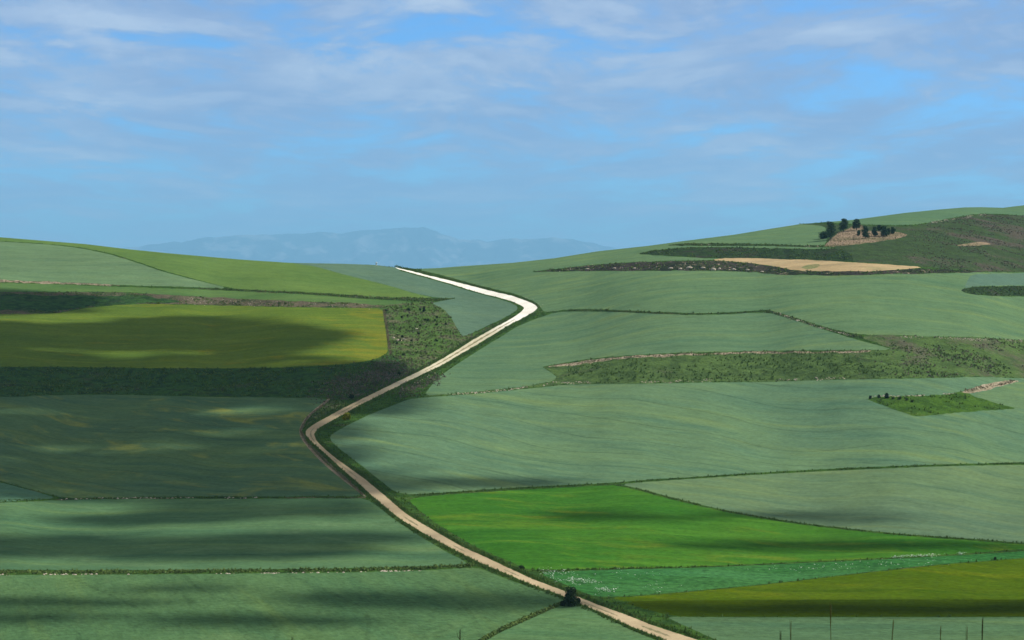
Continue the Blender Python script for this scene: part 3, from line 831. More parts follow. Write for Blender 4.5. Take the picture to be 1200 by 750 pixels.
def add_grid(Q, NQ=None):
    global n
    a, b2 = Q.shape[:2]
    idx = np.arange(a * b2).reshape(a, b2) + n
    q = np.stack([idx[:-1, :-1], idx[1:, :-1], idx[1:, 1:], idx[:-1, 1:]], -1).reshape(-1, 4)
    if NQ is None:
        NQ = np.cross(np.gradient(Q, axis=0), np.gradient(Q, axis=1)); NQ /= np.linalg.norm(NQ, axis=-1, keepdims=True) + 1e-9
        NQ *= np.sign(NQ[..., 2:3] + 1e-9)
    gv.append(Q.reshape(-1, 3)); gn.append(NQ.reshape(-1, 3))
    gf.append(np.concatenate([q[:, [0, 1, 2]], q[:, [0, 2, 3]]])); n += a * b2


bu = densify(SKY[(SKY[:, 0] > -2001) & (SKY[:, 0] < 3201)], 12, False)
bp = samp(P, bu[:, 0], bu[:, 1])
tt = np.array([0, 6, 18, 45, 100, 220, 480, 900])
sl = bp[:, 2] / bp[:, 1] - 0.004
Yb = bp[:, 1:2] + tt[None]
Zb = bp[:, 2:3] + sl[:, None] * tt[None] - 1.4e-4 * tt[None] ** 2
Xb = bp[:, 0:1] * Yb / bp[:, 1:2]
add_grid(np.stack([Xb, Yb, Zb], -1))
pk = np.array([(-120, 14), (-60, 5), (-15, -1.0), (0, -1.72), (8, -2.55), (20, -5.6), (60, -19.5), (120, -38), (200, -53), (255, -58.6)], float)
edge = samp(P, np.array([600.]), np.array([789.]))[0]
pk = np.vstack([pk, edge[1:3]])
ys = np.concatenate([np.arange(-120, 0, 20), np.arange(0, 30, 1.0), np.arange(30, edge[1] - 5, 8), [edge[1]]])
xs = np.linspace(-1, 1, 121)
halfw = abs(samp(P, np.array([-2000.]), np.array([789.]))[0][0])
Q = np.zeros((len(xs), len(ys), 3))
Q[..., 0] = xs[:, None] * halfw
Q[..., 1] = ys[None]
Q[..., 2] = np.interp(ys, pk[:, 0], pk[:, 1])[None]
fade = np.clip((ys - 12) / 40, 0, 1) * np.clip((edge[1] - ys) / 40, 0, 1)
Q[..., 2] += (fbm(Q[..., 0] / 30, Q[..., 1] / 30, 31) - .5) * 3 * fade[None]
Q[:, -1] = samp(P, 600 + Q[:, -1, 0] / edge[1] * F * (cp + (-(789 - 375) / F) * sp), np.full(len(xs), 789.))
add_grid(Q)
verge = mesh_obj('ground', np.concatenate(gv), np.concatenate(gf), M['verge'], None, True, np.concatenate(gn))
tag(verge, 'green grassy ground of verges and margins between the fields', 'ground', kind='structure')
pl = mesh_obj('plain', [(-44500, -20000, -90), (44500, -20000, -90), (44500, 57500, -90), (-44500, 57500, -90)], [(0, 1, 2, 3)], M['bankr'])
tag(pl, 'low plain stretching to the mountains behind the hills', 'plain', kind='structure')

# ------------------------------------------------------------------ far mountains
MD = 50000.0
mpx = MD / F
RIDGE = np.array([(-1400, 330), (-700, 318), (-300, 312), (0, 300), (120, 295), (190, 286), (240, 279), (290, 276), (340, 274.5), (400, 272.5), (450, 268.5), (475, 267), (495, 267.5), (512, 272), (530, 278.5), (545, 281),
                  (565, 281), (600, 279), (635, 278), (660, 279), (690, 283.5), (715, 290), (760, 300), (850, 312), (1100, 318), (1700, 325), (2400, 330)], float)
mu = np.arange(-1200, 2201, 3.0)
ms = np.linspace(-1, 1, 61)
MU, MS = np.meshgrid(mu, ms, indexing='ij')
hr = (330 - np.interp(mu, RIDGE[:, 0], RIDGE[:, 1])) * mpx
hr = hr + (fbm(mu / 22, mu * 0 + .5, 41, 5) - .5) * 170
prof = np.clip(1 - np.abs(MS) ** 1.15, 0, 1)
HM = hr[:, None] * prof
gull = np.abs(fbm(MU / 26 + MS * 1.2, MS * 2.2, 43, 5) - .5) * 2
HM = HM * (1 - 0.42 * (1 - gull) * (1 - prof ** 3) * 1.0) + (fbm(MU / 12, MS * 6, 44, 4) - .5) * 100 * prof * (1 - prof) * 3
MX = (MU - 600) * mpx
MY = MD + MS * 3600 + 600 * (fbm(MU / 60, MU * 0, 45, 2)[:, :] - .5)
MP = np.stack([MX, MY, np.where(HM > 0, HM, 0) - 89 * (1 - prof)], -1)
mm, nt_, mb = new_mat('mountain_rock')
N = NB(nt_)
vv0 = N.mapped((1, 1, 1))
rk = N.noise(vv0, 0.0016, 5, 0.6)
nt_.links.new(N.mix(N.ramp(rk, 0.5, 0.62), (0.035, 0.06, 0.07, 1), (0.20, 0.21, 0.22, 1)), mb.inputs['Base Color'])
a, b2 = MP.shape[:2]
idx = np.arange(a * b2).reshape(a, b2)
q = np.stack([idx[:-1, :-1], idx[1:, :-1], idx[1:, 1:], idx[:-1, 1:]], -1).reshape(-1, 4)
mo = mesh_obj('mountains', MP.reshape(-1, 3), q, mm, None, True)
tag(mo, 'far blue mountain range fading into haze behind the saddle', 'mountains', kind='structure')

# ------------------------------------------------------------------ haze
hx, hy0, hy1, hz0 = 45000.0, -20500.0, 58000.0, -91.0
hv = [(x, y, z) for z in (hz0, HAZE_TOP) for x, y in ((-hx, hy0), (hx, hy0), (hx, hy1), (-hx, hy1))]
hf = [(3, 2, 1, 0), (4, 5, 6, 7), (0, 1, 5, 4), (1, 2, 6, 5), (2, 3, 7, 6), (3, 0, 4, 7)]
hm = bpy.data.materials.new('haze_air')
hm.use_nodes = True
hm.node_tree.nodes.clear()
pv = hm.node_tree.nodes.new('ShaderNodeVolumePrincipled')
pv.inputs['Density'].default_value = HAZE_DENSITY
pv.inputs['Color'].default_value = HAZE_COLOR
pv.inputs['Anisotropy'].default_value = 0.0
ho = hm.node_tree.nodes.new('ShaderNodeOutputMaterial')
hm.node_tree.links.new(pv.outputs[0], ho.inputs['Volume'])
hz = mesh_obj('haze', hv, hf, hm)
tag(hz, 'thin blue haze in the air over the hills', 'haze', kind='stuff')

# ------------------------------------------------------------------ clouds drifting overhead, whose shadows dapple the left fields
cu = np.arange(-420, 1300, 5.0)
cvv = np.arange(250, 790, 1.5)
CU, CV = np.meshgrid(cu, cvv, indexing='ij')


def blob(u0, v0, su_, sv_, amp, pw=2.0):
    return amp * np.exp(-(np.abs((CU - u0) / su_) ** pw + np.abs((CV - v0) / sv_) ** pw))


tau = blob(30, 394, 220, 15, 1.5) + blob(170, 388, 100, 9, 0.7) + blob(0, 424, 270, 12, 1.1) + blob(120, 448, 280, 20, 2.0, 4) + blob(-300, 420, 250, 60, 1.2)
tau += blob(20, 350, 60, 9, 1.6) + blob(440, 468, 45, 14, 0.6)
tau += blob(110, 560, 250, 18, 1.5) + blob(50, 500, 180, 30, 1.1) + blob(230, 482, 130, 13, 0.8) + blob(330, 548, 55, 24, 0.7) + blob(160, 520, 240, 50, .45, 4)
tau += blob(310, 595, 90, 9, 0.9) + blob(60, 640, 150, 8, 1.3) + blob(260, 645, 160, 8, 0.8) + blob(180, 610, 90, 5, 0.9) + blob(400, 630, 90, 5, .7)
tau += blob(60, 706, 130, 4, 1.3) + blob(20, 724, 120, 5, 1.3) + blob(280, 727, 120, 5, 1.0) + blob(500, 702, 120, 8, 0.9) + blob(240, 690, 100, 4, .6)
tau += blob(600, 566, 160, 6, 0.2) + blob(980, 606, 90, 5, 0.6) + blob(720, 603, 130, 6, 0.2) + blob(1050, 640, 260, 4, .35) + blob(900, 637, 140, 4, .2)
tau += blob(1000, 713, 420, 7, 0.5, 4)
nz = fbm(CU / 150 + 3 + CV / 60, CV / 15 + 7, 61, 4)
nz2 = fbm(CU / 70 + 1, CV / 7, 62, 3)
tau = tau * np.clip(1.0 + (nz - .5) * 3.0 + (nz2 - .5) * 2.6, 0.08, 2.3)
tau = np.clip(tau * .85 - 0.08, 0, 2.4)
DENS = 0.035
TH = tau / DENS * math.sin(SUN_EL)
TH[[0, -1], :] = 0; TH[:, [0, -1]] = 0
G3 = samp(P, CU, CV)
H0 = 1640.0
tpar = (H0 - G3[..., 2]) / SUN[2]
C3 = G3 + tpar[..., None] * SUN
top = C3.copy(); bot = C3.copy()
top[..., 2] += TH * .6; bot[..., 2] -= TH * .4
a, b2 = TH.shape
live = TH > 0.6
qi = np.arange(a * b2).reshape(a, b2)
cell = live[:-1, :-1] | live[1:, :-1] | live[1:, 1:] | live[:-1, 1:]
THz = np.where(live, TH, 0)
top = C3.copy(); bot = C3.copy()
top[..., 2] += THz * .6; bot[..., 2] -= THz * .4
qt = np.stack([qi[:-1, :-1], qi[1:, :-1], qi[1:, 1:], qi[:-1, 1:]], -1)[cell]
botidx = np.where(live, qi + a * b2, qi)
qb = np.stack([botidx[:-1, :-1], botidx[:-1, 1:], botidx[1:, 1:], botidx[1:, :-1]], -1)[cell]
vall = np.concatenate([top.reshape(-1, 3), bot.reshape(-1, 3)])
fall = np.concatenate([qt, qb])
used, inv = np.unique(fall, return_inverse=True)
cm = bpy.data.materials.new('cloud_vapour')
cm.use_nodes = True
cm.node_tree.nodes.clear()
pv = cm.node_tree.nodes.new('ShaderNodeVolumePrincipled')
pv.inputs['Density'].default_value = DENS
pv.inputs['Color'].default_value = (0.95, 0.95, 0.96, 1)
ho = cm.node_tree.nodes.new('ShaderNodeOutputMaterial')
cm.node_tree.links.new(pv.outputs[0], ho.inputs['Volume'])
fq = inv.reshape(-1, 4)
fq = np.concatenate([fq[:, [0, 1, 2]], fq[:, [0, 2, 3]]])
cl = mesh_obj('clouds', vall[used], fq, cm, None, True)
tag(cl, 'broken grey clouds drifting over the valley', 'clouds', kind='stuff')


# ------------------------------------------------------------------ vegetation
def leaf_mat(name, a, b2, scale=0.5, trans=0.0):
    m, nt, b = new_mat(name)
    N = NB(nt)
    v = N.mapped()
    nz_ = N.noise(v, scale, 3, 0.6)
    col = N.mix(N.ramp(nz_, 0.35, 0.65), (*a, 1), (*b2, 1))
    nt.links.new(col, b.inputs['Base Color'])
    return m


ML = {
    'grass': leaf_mat('grass_blades', (0.062, 0.115, 0.024), (0.105, 0.165, 0.040), 0.25),
    'dry': leaf_mat('dry_grass', (0.16, 0.14, 0.075), (0.24, 0.20, 0.12), 0.4),
    'scrub': leaf_mat('scrub_leaves', (0.066, 0.108, 0.030), (0.115, 0.170, 0.046), 0.2),
    'heath': leaf_mat('heath_leaves', (0.100, 0.098, 0.062), (0.150, 0.132, 0.100), 0.1),
    'pine': leaf_mat('pine_needles', (0.028, 0.062, 0.028), (0.052, 0.096, 0.036), 0.6),
    'bush': leaf_mat('dark_leaves', (0.018, 0.034, 0.014), (0.034, 0.060, 0.020), 0.8),
    'broom': leaf_mat('yellow_flowers', (0.20, 0.20, 0.010), (0.10, 0.14, 0.012), 0.6),
    'white': leaf_mat('white_flowers', (0.36, 0.46, 0.38), (0.58, 0.62, 0.54), 0.6),
    'wash': leaf_mat('whitewash', (0.78, 0.78, 0.76), (0.82, 0.82, 0.80), 0.6),
    'stone': leaf_mat('pale_stone', (0.30, 0.26, 0.20), (0.42, 0.37, 0.29), 0.7),
    'trunk': leaf_mat('bark', (0.055, 0.040, 0.028), (0.085, 0.065, 0.045), 2.0),
    'stem': leaf_mat('dry_stem', (0.060, 0.062, 0.018), (0.085, 0.080, 0.025), 30),
    'stemd': leaf_mat('dark_stem', (0.022, 0.026, 0.012), (0.034, 0.036, 0.016), 30),
}


ROADP = densify(smooth_poly(ROAD_UP + ROAD_LO), 5.0)


def tuft_template(kind, seed):
    rg = np.random.default_rng(seed)
    V = []
    if kind == 'grass':
        for _ in range(8):
            a = rg.random() * 6.283; r = rg.random() * .35; b0 = np.array([math.cos(a) * r, math.sin(a) * r, -.05])
            t = rg.random() * 3.14; wd = .06 + rg.random() * .09
            w_ = np.array([math.cos(t) * wd, math.sin(t) * wd, 0])
            tip = b0 + np.array([(rg.random() - .5) * .7, (rg.random() - .5) * .7, .55 + rg.random() * .5])
            V += [b0 - w_, b0 + w_, tip]
    elif kind == 'scrub':
        for _ in range(14):
            d = rg.normal(size=3); d[2] = abs(d[2]); d /= np.linalg.norm(d)
            c = d * np.array([.5, .5, .55]) * (.5 + .5 * rg.random())
            t1 = rg.normal(size=3); t1 /= np.linalg.norm(t1); t2 = np.cross(t1, d + .3 * rg.normal(size=3)); t2 /= np.linalg.norm(t2) + 1e-6
            s = .14 + .16 * rg.random()
            V += [c - t1 * s, c + t1 * s, c + t2 * s * 1.5]
    elif kind == 'flower':
        for _ in range(3):
            c = np.array([(rg.random() - .5) * .8, (rg.random() - .5) * .8, .5 + rg.random() * .3])
            t1 = rg.normal(size=3); t1[2] *= .4; t1 /= np.linalg.norm(t1); t2 = np.array([-t1[1], t1[0], .5])
            s = .10 + .10 * rg.random()
            V += [c - t1 * s, c + t1 * s, c + t2 * s * 1.4]
    elif kind == 'stone':
        d = rg.normal(size=(7, 3)); d /= np.linalg.norm(d, axis=1, keepdims=True); d *= (.5, .5, .38)
        import itertools
        top_ = np.array([0, 0, .35]); ring = [np.array([math.cos(k * 1.047) * (.4 + .2 * rg.random()), math.sin(k * 1.047) * (.4 + .2 * rg.random()), (rg.random() - .3) * .2]) for k in range(6)]
        low = [q * np.array([1, 1, 0]) + np.array([0, 0, -.3]) for q in ring]
        for k in range(6):
            V += [ring[k], ring[(k + 1) % 6], top_ + (rg.random(3) - .5) * .02]
            V += [low[k], low[(k + 1) % 6], ring[k]]; V += [low[(k + 1) % 6], ring[(k + 1) % 6], ring[k]]
    return np.array(V)


TEMPL = {k: [tuft_template(k, s) for s in range(6)] for k in ('grass', 'scrub', 'flower', 'stone')}


def scatter(name, kind, mat, pos, size, label, cat, zs=None):
    """many small plants nobody could count, as one object"""
    pos = np.asarray(pos); size = np.asarray(size)
    if kind != 'flower':                                           # keep the carriageway clear
        rel = pos / (pos[:, 1:2] * cp - pos[:, 2:3] * sp)
        pu = 600 + F * rel[:, 0]; pvv = 375 - F * (rel[:, 1] * sp + rel[:, 2] * cp)
        ok = ~in_poly(pu, pvv, ROADP)
        pos = pos[ok]; size = size[ok]
    m = len(pos)
    if m == 0:
        return
    ang = RNG.random(m) * 6.283; ca, sa = np.cos(ang), np.sin(ang)
    which = RNG.integers(0, 6, m)
    zs = np.ones(m) if zs is None else zs
    out = []
    for k in range(6):
        j = np.nonzero(which == k)[0]
        T = TEMPL[kind][k]
        x = T[None, :, 0] * ca[j, None] - T[None, :, 1] * sa[j, None]
        y = T[None, :, 0] * sa[j, None] + T[None, :, 1] * ca[j, None]
        z = np.repeat(T[None, :, 2], len(j), 0) * zs[j, None]
        out.append((np.stack([x, y, z], -1) * size[j, None, None] + pos[j, None, :]).reshape(-1, 3))
    V = np.concatenate(out)
    o = mesh_obj(name, V, np.arange(len(V)).reshape(-1, 3), ML[mat])
    tag(o, label, cat, kind='stuff')
    return o


def clump(p, scale, thr, seed=0):
    """thin a scatter into drifts with bare gaps"""
    if not len(p):
        return p
    return p[fbm(p[:, 0] / scale, p[:, 1] / scale, 200 + seed, 3) + (RNG.random(len(p)) - .5) * .16 > thr]


def on_tris(t, per_m2, cap, frame=(-40, 1240, 230, 775)):
    c = cv[t].mean(1)
    t = t[(c[:, 0] > frame[0]) & (c[:, 0] < frame[1]) & (c[:, 1] > frame[2]) & (c[:, 1] < frame[3])]
    if not len(t):
        return np.zeros((0, 3))
    A, B, C = W[t[:, 0]], W[t[:, 1]], W[t[:, 2]]
    ar = np.linalg.norm(np.cross(B - A, C - A), axis=1) / 2
    m = int(min(cap, ar.sum() * per_m2))
    k = RNG.choice(len(t), m, p=ar / ar.sum())
    r1 = np.sqrt(RNG.random(m))[:, None]; r2 = RNG.random(m)[:, None]
    return A[k] * (1 - r1) + B[k] * (r1 * (1 - r2)) + C[k] * (r1 * r2)


def along(line, step_m, ju, jv, gaps=0.0, seed=0):
    """points along a surveyed line, scattered a little to each side"""
    p = densify(np.array(line, float), 1.0, False)
    w_ = samp(P, p[:, 0], p[:, 1])
    s = np.concatenate([[0], np.cumsum(np.linalg.norm(np.diff(w_, axis=0), axis=1))])
    m = int(s[-1] / step_m)
    q = RNG.random(m) * s[-1]
    if gaps > 0:
        q = q[vnoise(q / 9.0, q * 0 + seed, 5 + seed) > gaps]
    u = np.interp(q, s, p[:, 0]) + RNG.normal(size=len(q)) * ju
    v = np.interp(q, s, p[:, 1]) + RNG.normal(size=len(q)) * jv
    ok = (u > -40) & (u < 1240)
    return samp(P, u[ok], v[ok])


def rsize(m, lo, hi):
    return lo + (hi - lo) * RNG.random(m) ** 1.5


def ridx(key):
    return [i for i, r in enumerate(REGIONS) if r[5] is key][0]


# verge and margin grass
gp = [on_tris(TRI[-1], 0.4, 16000)]
road_hi = ROAD_UP[:-1]; road_lo = ROAD_LO[1:]
gp += [along([(u + 1.5, v - 1.6) for u, v in ROAD_UP[28:-1]], 0.12, 1.2, 0.9), along([(u - 1.5, v + 2.0) for u, v in ROAD_LO[1:19]], 0.14, 1.2, 1.0), along([(u + 2, v + 2.0) for u, v in ROAD_UP[13:28]], 0.14, 1.4, 1.0),
       along([(u - 1, v - 1.6) for u, v in ROAD_LO[19:31]], 0.14, 1.2, 0.8), along([(u + .5, v - 1.2) for u, v in ROAD_UP[:13]], 0.16, .8, .5)]
gp = np.concatenate(gp)
scatter('grass', 'grass', 'grass', gp, rsize(len(gp), .3, .8), 'rough green grass on the road verges and field margins', 'grass')
# dark hedge-like margins
hl = [along([(-40, 671), (0, 671), (200, 670.5), (400, 668.3), (500, 665.8), (555, 662.5)], 0.05, 1, 0.9), along([(484, 580.5), (520, 578.3), (600, 573.2), (720, 566.8), (760, 563), (830, 558.8), (900, 554.2), (1000, 549.2), (1100, 545.2), (1240, 542)], 0.10, 1, .35),
      along([(745, 572.5), (790, 585), (850, 599), (900, 608), (950, 615.5), (1050, 626.4), (1150, 633), (1230, 639.5)], 0.14, 1, .4), along([(622, 669.5), (700, 667), (830, 664)], 0.10, 1, .4),
      along([(655, 708.5), (632, 718), (606, 730), (586, 739), (562, 752)], 0.05, 1, .6), along([(-40, 588), (66, 585), (200, 583), (425, 582)], 0.12, 1, .5), along([(640, 366), (665, 364), (720, 364.5), (760, 366.5), (850, 367.5), (897, 364.5)], 0.16, 1, .3),
      along([(0, 282.6), (50, 285.8), (90, 289.7), (125, 296.7), (155, 305.7), (190, 317.7)], .5, 1, .3), along([(936, 262.5), (970, 262), (1010, 264), (1070, 264.4), (1090, 261), (1120, 255.4), (1145, 251), (1200, 253)], .2, 1, .4),
      along([(400, 309.3), (440, 310.8)], .12, 1, .1), along([(450, 312), (475, 314), (500, 320), (540, 330), (580, 340.5)], .14, 1, .3)]
hd = np.concatenate([hl[0], hl[4]])
gl = clump(np.concatenate(hl[1:4] + [hl[5], hl[6]]), 9, .45)
scatter('margin_grass', 'grass', 'grass', gl, rsize(len(gl), .15, .6), 'low green grass along the thin lines between fields', 'grass')
hl = [None, hl[8], hl[9], hl[10]]
hl = clump(np.concatenate(hl[1:]), 9, .50)
hd = np.concatenate([clump(hd, 5, .40), hd[::4]])
hsz = np.concatenate([rsize(len(hd), .25, .9), rsize(len(hl), .2, .6)])
hl = np.concatenate([hd, hl])
scatter('hedge_grass', 'scrub', 'scrub', hl, hsz, 'dark tall weeds along the boundaries between fields', 'weeds')
# scrub on the banks
sp_ = np.concatenate([clump(on_tris(TRI[ridx(BANK_L2)], .3, 9000), 14, .54), clump(on_tris(TRI[ridx(SCRUB_L)], .3, 6000), 9, .62), clump(on_tris(TRI[ridx(BANK_L1)], .4, 5000), 10, .5), clump(on_tris(TRI[ridx(BANK_R3)], .30, 9000), 16, .70), clump(on_tris(TRI[ridx(BANK_R1)], .3, 5000), 12, .48),
                      on_tris(TRI[ridx(BANK_R2)], .5, 2500), clump(on_tris(TRI[ridx(EARTH_CUT)], .5, 6000), 8, .5), on_tris(TRI[ridx(LINE_LTOP)], .7, 3000), on_tris(TRI[ridx(LINE_R2)], .7, 2000), on_tris(TRI[ridx(LINE_R1)], .7, 1500), on_tris(TRI[ridx(BANK_C)], .9, 1200)])
scatter('scrub', 'scrub', 'scrub', sp_, rsize(len(sp_), .35, 1.35), 'low dark scrub growing on the banks and cuts', 'scrub')
hillp = on_tris(TRI[ridx(HILL_R)], .35, 26000)
hillp = hillp[np.clip((F * hillp[:, 0] / hillp[:, 1] + 600 - 1010) / 160, .12, 1) * RNG.random(len(hillp)) ** .5 > .35]
br3 = on_tris(TRI[ridx(BANK_R3)], .4, 9000)
br3 = br3[F * br3[:, 0] / br3[:, 1] + 600 + RNG.normal(size=len(br3)) * 25 > 1065]
hp = np.concatenate([clump(hillp, 15, .50), clump(br3, 14, .46), along([(385, 462), (420, 452), (450, 440), (470, 428)], .03, 14, 7), on_tris(TRI[ridx(SCRUB_L)], .25, 1500), along([(470, 463), (495, 450), (515, 442)], .12, 6, 3)])
scatter('heath', 'scrub', 'heath', hp, rsize(len(hp), .35, 1.1), 'brownish heather-like scrub on the rough slopes', 'scrub')
lg = np.concatenate([clump(on_tris(TRI[ridx(SCRUB_L)], .35, 5000), 6, .60), clump(on_tris(TRI[ridx(BANK_R3)], .25, 9000), 14, .55), clump(on_tris(TRI[ridx(BANK_L2)], .25, 6000), 12, .52), clump(on_tris(TRI[ridx(WEDGE_R)], .3, 1500), 8, .55)])
scatter('bank_grass', 'grass', 'grass', lg, rsize(len(lg), .5, 1.3), 'tall green grass among the scrub on the banks', 'grass')
dg = np.concatenate([along([(0, 329.5), (60, 331.3), (140, 334.6)], .2, 1, .5), along([(300, 342), (420, 347), (500, 351)], .4, 2, 1), along([(645, 430), (700, 422), (800, 415), (1020, 412)], .25, 1, .6), along([(1130, 458), (1160, 452), (1190, 447.5)], .3, 1, .8),
                     on_tris(TRI[ridx(GROVE)], .3, 900), along([(380, 474), (360, 490), (352, 505), (360, 520), (395, 553), (425, 580)], .25, .6, .5), along([(450, 363), (453, 380), (456, 405), (458, 415)], .2, .7, .5)])
scatter('dry_grass', 'grass', 'dry', dg, rsize(len(dg), .35, .8), 'pale dry grass on bare earth lips and path edges', 'grass')
# loose pale stones along the margins
st = np.concatenate([along([(68, 585), (130, 584), (200, 583.4), (320, 583.4)], .5, 1, .3, .45, 1), clump(along([(-20, 673.6), (200, 672.8), (400, 670.8), (500, 668.4)], .4, 1, .3, .25, 2), 4, .52), along([(0, 330), (60, 331.6), (130, 334.5)], .3, 1, .5, .45, 3),
                     along([(520, 463), (560, 460), (600, 456), (640, 451)], .22, 1, .6, .4, 4), clump(along([(760, 312), (800, 312.5), (850, 314), (890, 316)], .4, 3, 2.2, .5, 5), 5, .52), clump(along([(640, 317), (700, 314), (760, 311)], .8, 3, 1.6, .5, 6), 5, .5),
                     clump(along([(300, 357), (210, 352), (330, 356), (440, 359)], .5, 3, 2, .5, 7), 6, .5), along([(800, 286), (900, 287), (960, 288.8)], .3, 1, .6, .45, 8), along([(905, 365), (950, 381), (1000, 394)], .35, 1, .6, .45, 9), along([(650, 449), (800, 447.2), (1000, 443)], .4, 2, .7, .5, 10),
                     along([(1040, 395), (1100, 396), (1200, 400)], .3, 2, .8, .5, 11), along([(1090, 261), (1120, 256), (1145, 252), (1165, 252)], .25, 1, .6, .4, 12), along([(1020, 464), (1060, 464.5), (1120, 461)], .3, 1, .5, .4, 13),
                     along([(470, 453), (500, 441), (520, 434)], .4, 4, 2, .5, 14), along([(590, 736), (560, 752)], .1, .5, .3, .3, 15), along([(612, 352), (636, 364)], .3, 4, 3, .5, 16)])
scatter('stones', 'stone', 'stone', st, rsize(len(st), .22, .75), 'loose pale stones along the field margins and cuts', 'stones')
# white flowers in the bean strip
wf = np.concatenate([clump(along([(645, 672), (665, 678), (690, 687), (712, 695)], .03, 8, 2.6, .3, 20), 2.5, .5), clump(along([(760, 666.5), (830, 664.8), (900, 661.2), (1000, 656.6), (1130, 650.6)], .09, 1, .35, .3, 21), 5, .5), along([(760, 690), (800, 686), (850, 680)], .3, 10, 3, .5, 22),
                     along([(690, 668.4), (760, 680), (860, 672), (1140, 656)], .4, 20, 3, .6, 23)])
scatter('white_flowers', 'flower', 'white', wf, rsize(len(wf), .35, .9), 'white flowers scattered in the teal green strip', 'flowers')


def leaf_cloud(lumps, n_leaf, size, rg):
    """leaf clumps filling several lumps of a crown"""
    V = []
    wts = np.array([l[1][0] * l[1][1] * l[1][2] for l in lumps]) ** .8; wts /= wts.sum()
    for k in rg.choice(len(lumps), n_leaf, p=wts):
        c, rad = lumps[k]
        d = rg.normal(size=3); d /= np.linalg.norm(d)
        r = rg.random() ** .38 * (0.85 + .3 * rg.random())
        q = np.array(c) + d * np.array(rad) * r
        nrm = d + rg.normal(size=3) * .7; nrm /= np.linalg.norm(nrm)
        t1 = np.cross(nrm, rg.normal(size=3)); t1 /= np.linalg.norm(t1) + 1e-6
        t2 = np.cross(nrm, t1)
        s = size * (.6 + .8 * rg.random())
        V += [q - t1 * s - t2 * s * .5, q + t1 * s - t2 * s * .6, q + t1 * s * .5 + t2 * s * .8, q - t1 * s * .6 + t2 * s * .6]
    V = np.array(V)
    return V, np.arange(len(V)).reshape(-1, 4)


def tube(path, rads, seg=8):
    path = np.array(path, float); V = []; Fc = []
    for i, (c, r) in enumerate(zip(path, rads)):
        for k in range(seg):
            a = 2 * math.pi * k / seg
            V.append(c + np.array([math.cos(a) * r, math.sin(a) * r, 0]))
        if i:
            for k in range(seg):
                p0 = (i - 1) * seg
                Fc.append((p0 + k, p0 + (k + 1) % seg, p0 + seg + (k + 1) % seg, p0 + seg + k))
    return V, Fc


def pine(u, v, hpx, wpx, label, seed, low=0.25, lean=0.0, flat=1.0):
    rg = np.random.default_rng(seed)
    b0 = at(u, v); k = F / b0[1]
    H = hpx / k * 1.08; Wd = wpx / k / 2 * 1.22; low = low * .55
    root = empty('pine_tree', b0 - np.array([0, 0, .15]))
    tag(root, label, 'tree', 'small dark pines in the tan clearing')
    lx = lean * H
    V, Fc = tube([(0, 0, -.3), (lx * .2, 0, H * .25), (lx * .5, .05, H * .5), (lx * .8, 0, H * .8)], [.22, .18, .13, .05])
    n0 = len(V)
    for q in range(6):                                             # limbs
        a = rg.random() * 6.283; z0 = H * (low + .1 + .4 * rg.random())
        e = np.array([math.cos(a) * Wd * .7, math.sin(a) * Wd * .7, H * .16])
        vv_, ff = tube([(lx * .5, 0, z0), tuple(np.array([lx * .5, 0, z0]) + e * .5), tuple(np.array([lx * .5, 0, z0]) + e)], [.07, .05, .02], 5)
        Fc += [tuple(i + len(V) for i in f) for f in ff]; V += vv_
    mesh_obj('trunk', V, Fc, ML['trunk'], root, True)
    lumps = []
    for q in range(20):
        a = rg.random() * 6.283; t = (q + rg.random()) / 20
        zz = H * (low + (1 - low) * (.12 + .76 * t))
        prof = math.sin(math.pi * min(1, .22 + .70 * t)) ** .7
        r = Wd * .62 * prof * math.sqrt(rg.random())
        s = Wd * (.30 + .26 * rg.random())
        lumps.append(((lx * t + math.cos(a) * r, math.sin(a) * r, zz), (s, s, s * .72 * flat)))
    V, Fq = leaf_cloud(lumps, 2400, .20, rg)
    mesh_obj('crown', V, Fq, ML['pine'], root)
    return root


pine(973, 281, 22, 14, 'largest pine at the left end of the grove, with a broad dark crown', 1, .12)
pine(966, 279.5, 7.5, 11, 'low spreading dark pine at the far left foot of the grove', 2, .05, -.2)
pine(988.6, 271.5, 15, 11, 'tall round-crowned pine second from the left on the upper edge of the clearing', 3, .22)
pine(1003.8, 270, 13, 9.5, 'round-crowned pine third from the left, standing at the top of the clearing', 4, .2)
pine(1006.5, 276, 6, 4, 'tiny young pine in the middle of the clearing', 5, .05)
pine(1014, 279.5, 14, 9, 'dense pine in the middle of the lower row', 6, .08)
pine(1024.8, 277, 11.5, 7, 'slim pine between the two denser ones of the lower row', 7, .1)
pine(1030.5, 270.5, 7, 5.5, 'small pine set back behind the lower row on the right', 8, .1)
pine(1036, 277, 12.5, 10, 'widest dense pine towards the right end of the lower row', 9, .08)
pine(1046.5, 274, 8, 5.5, 'smallest round pine at the right end of the clearing', 10, .1)
pine(1041, 274.5, 7, 5, 'small pine tucked between the widest one and the right end', 11, .1)


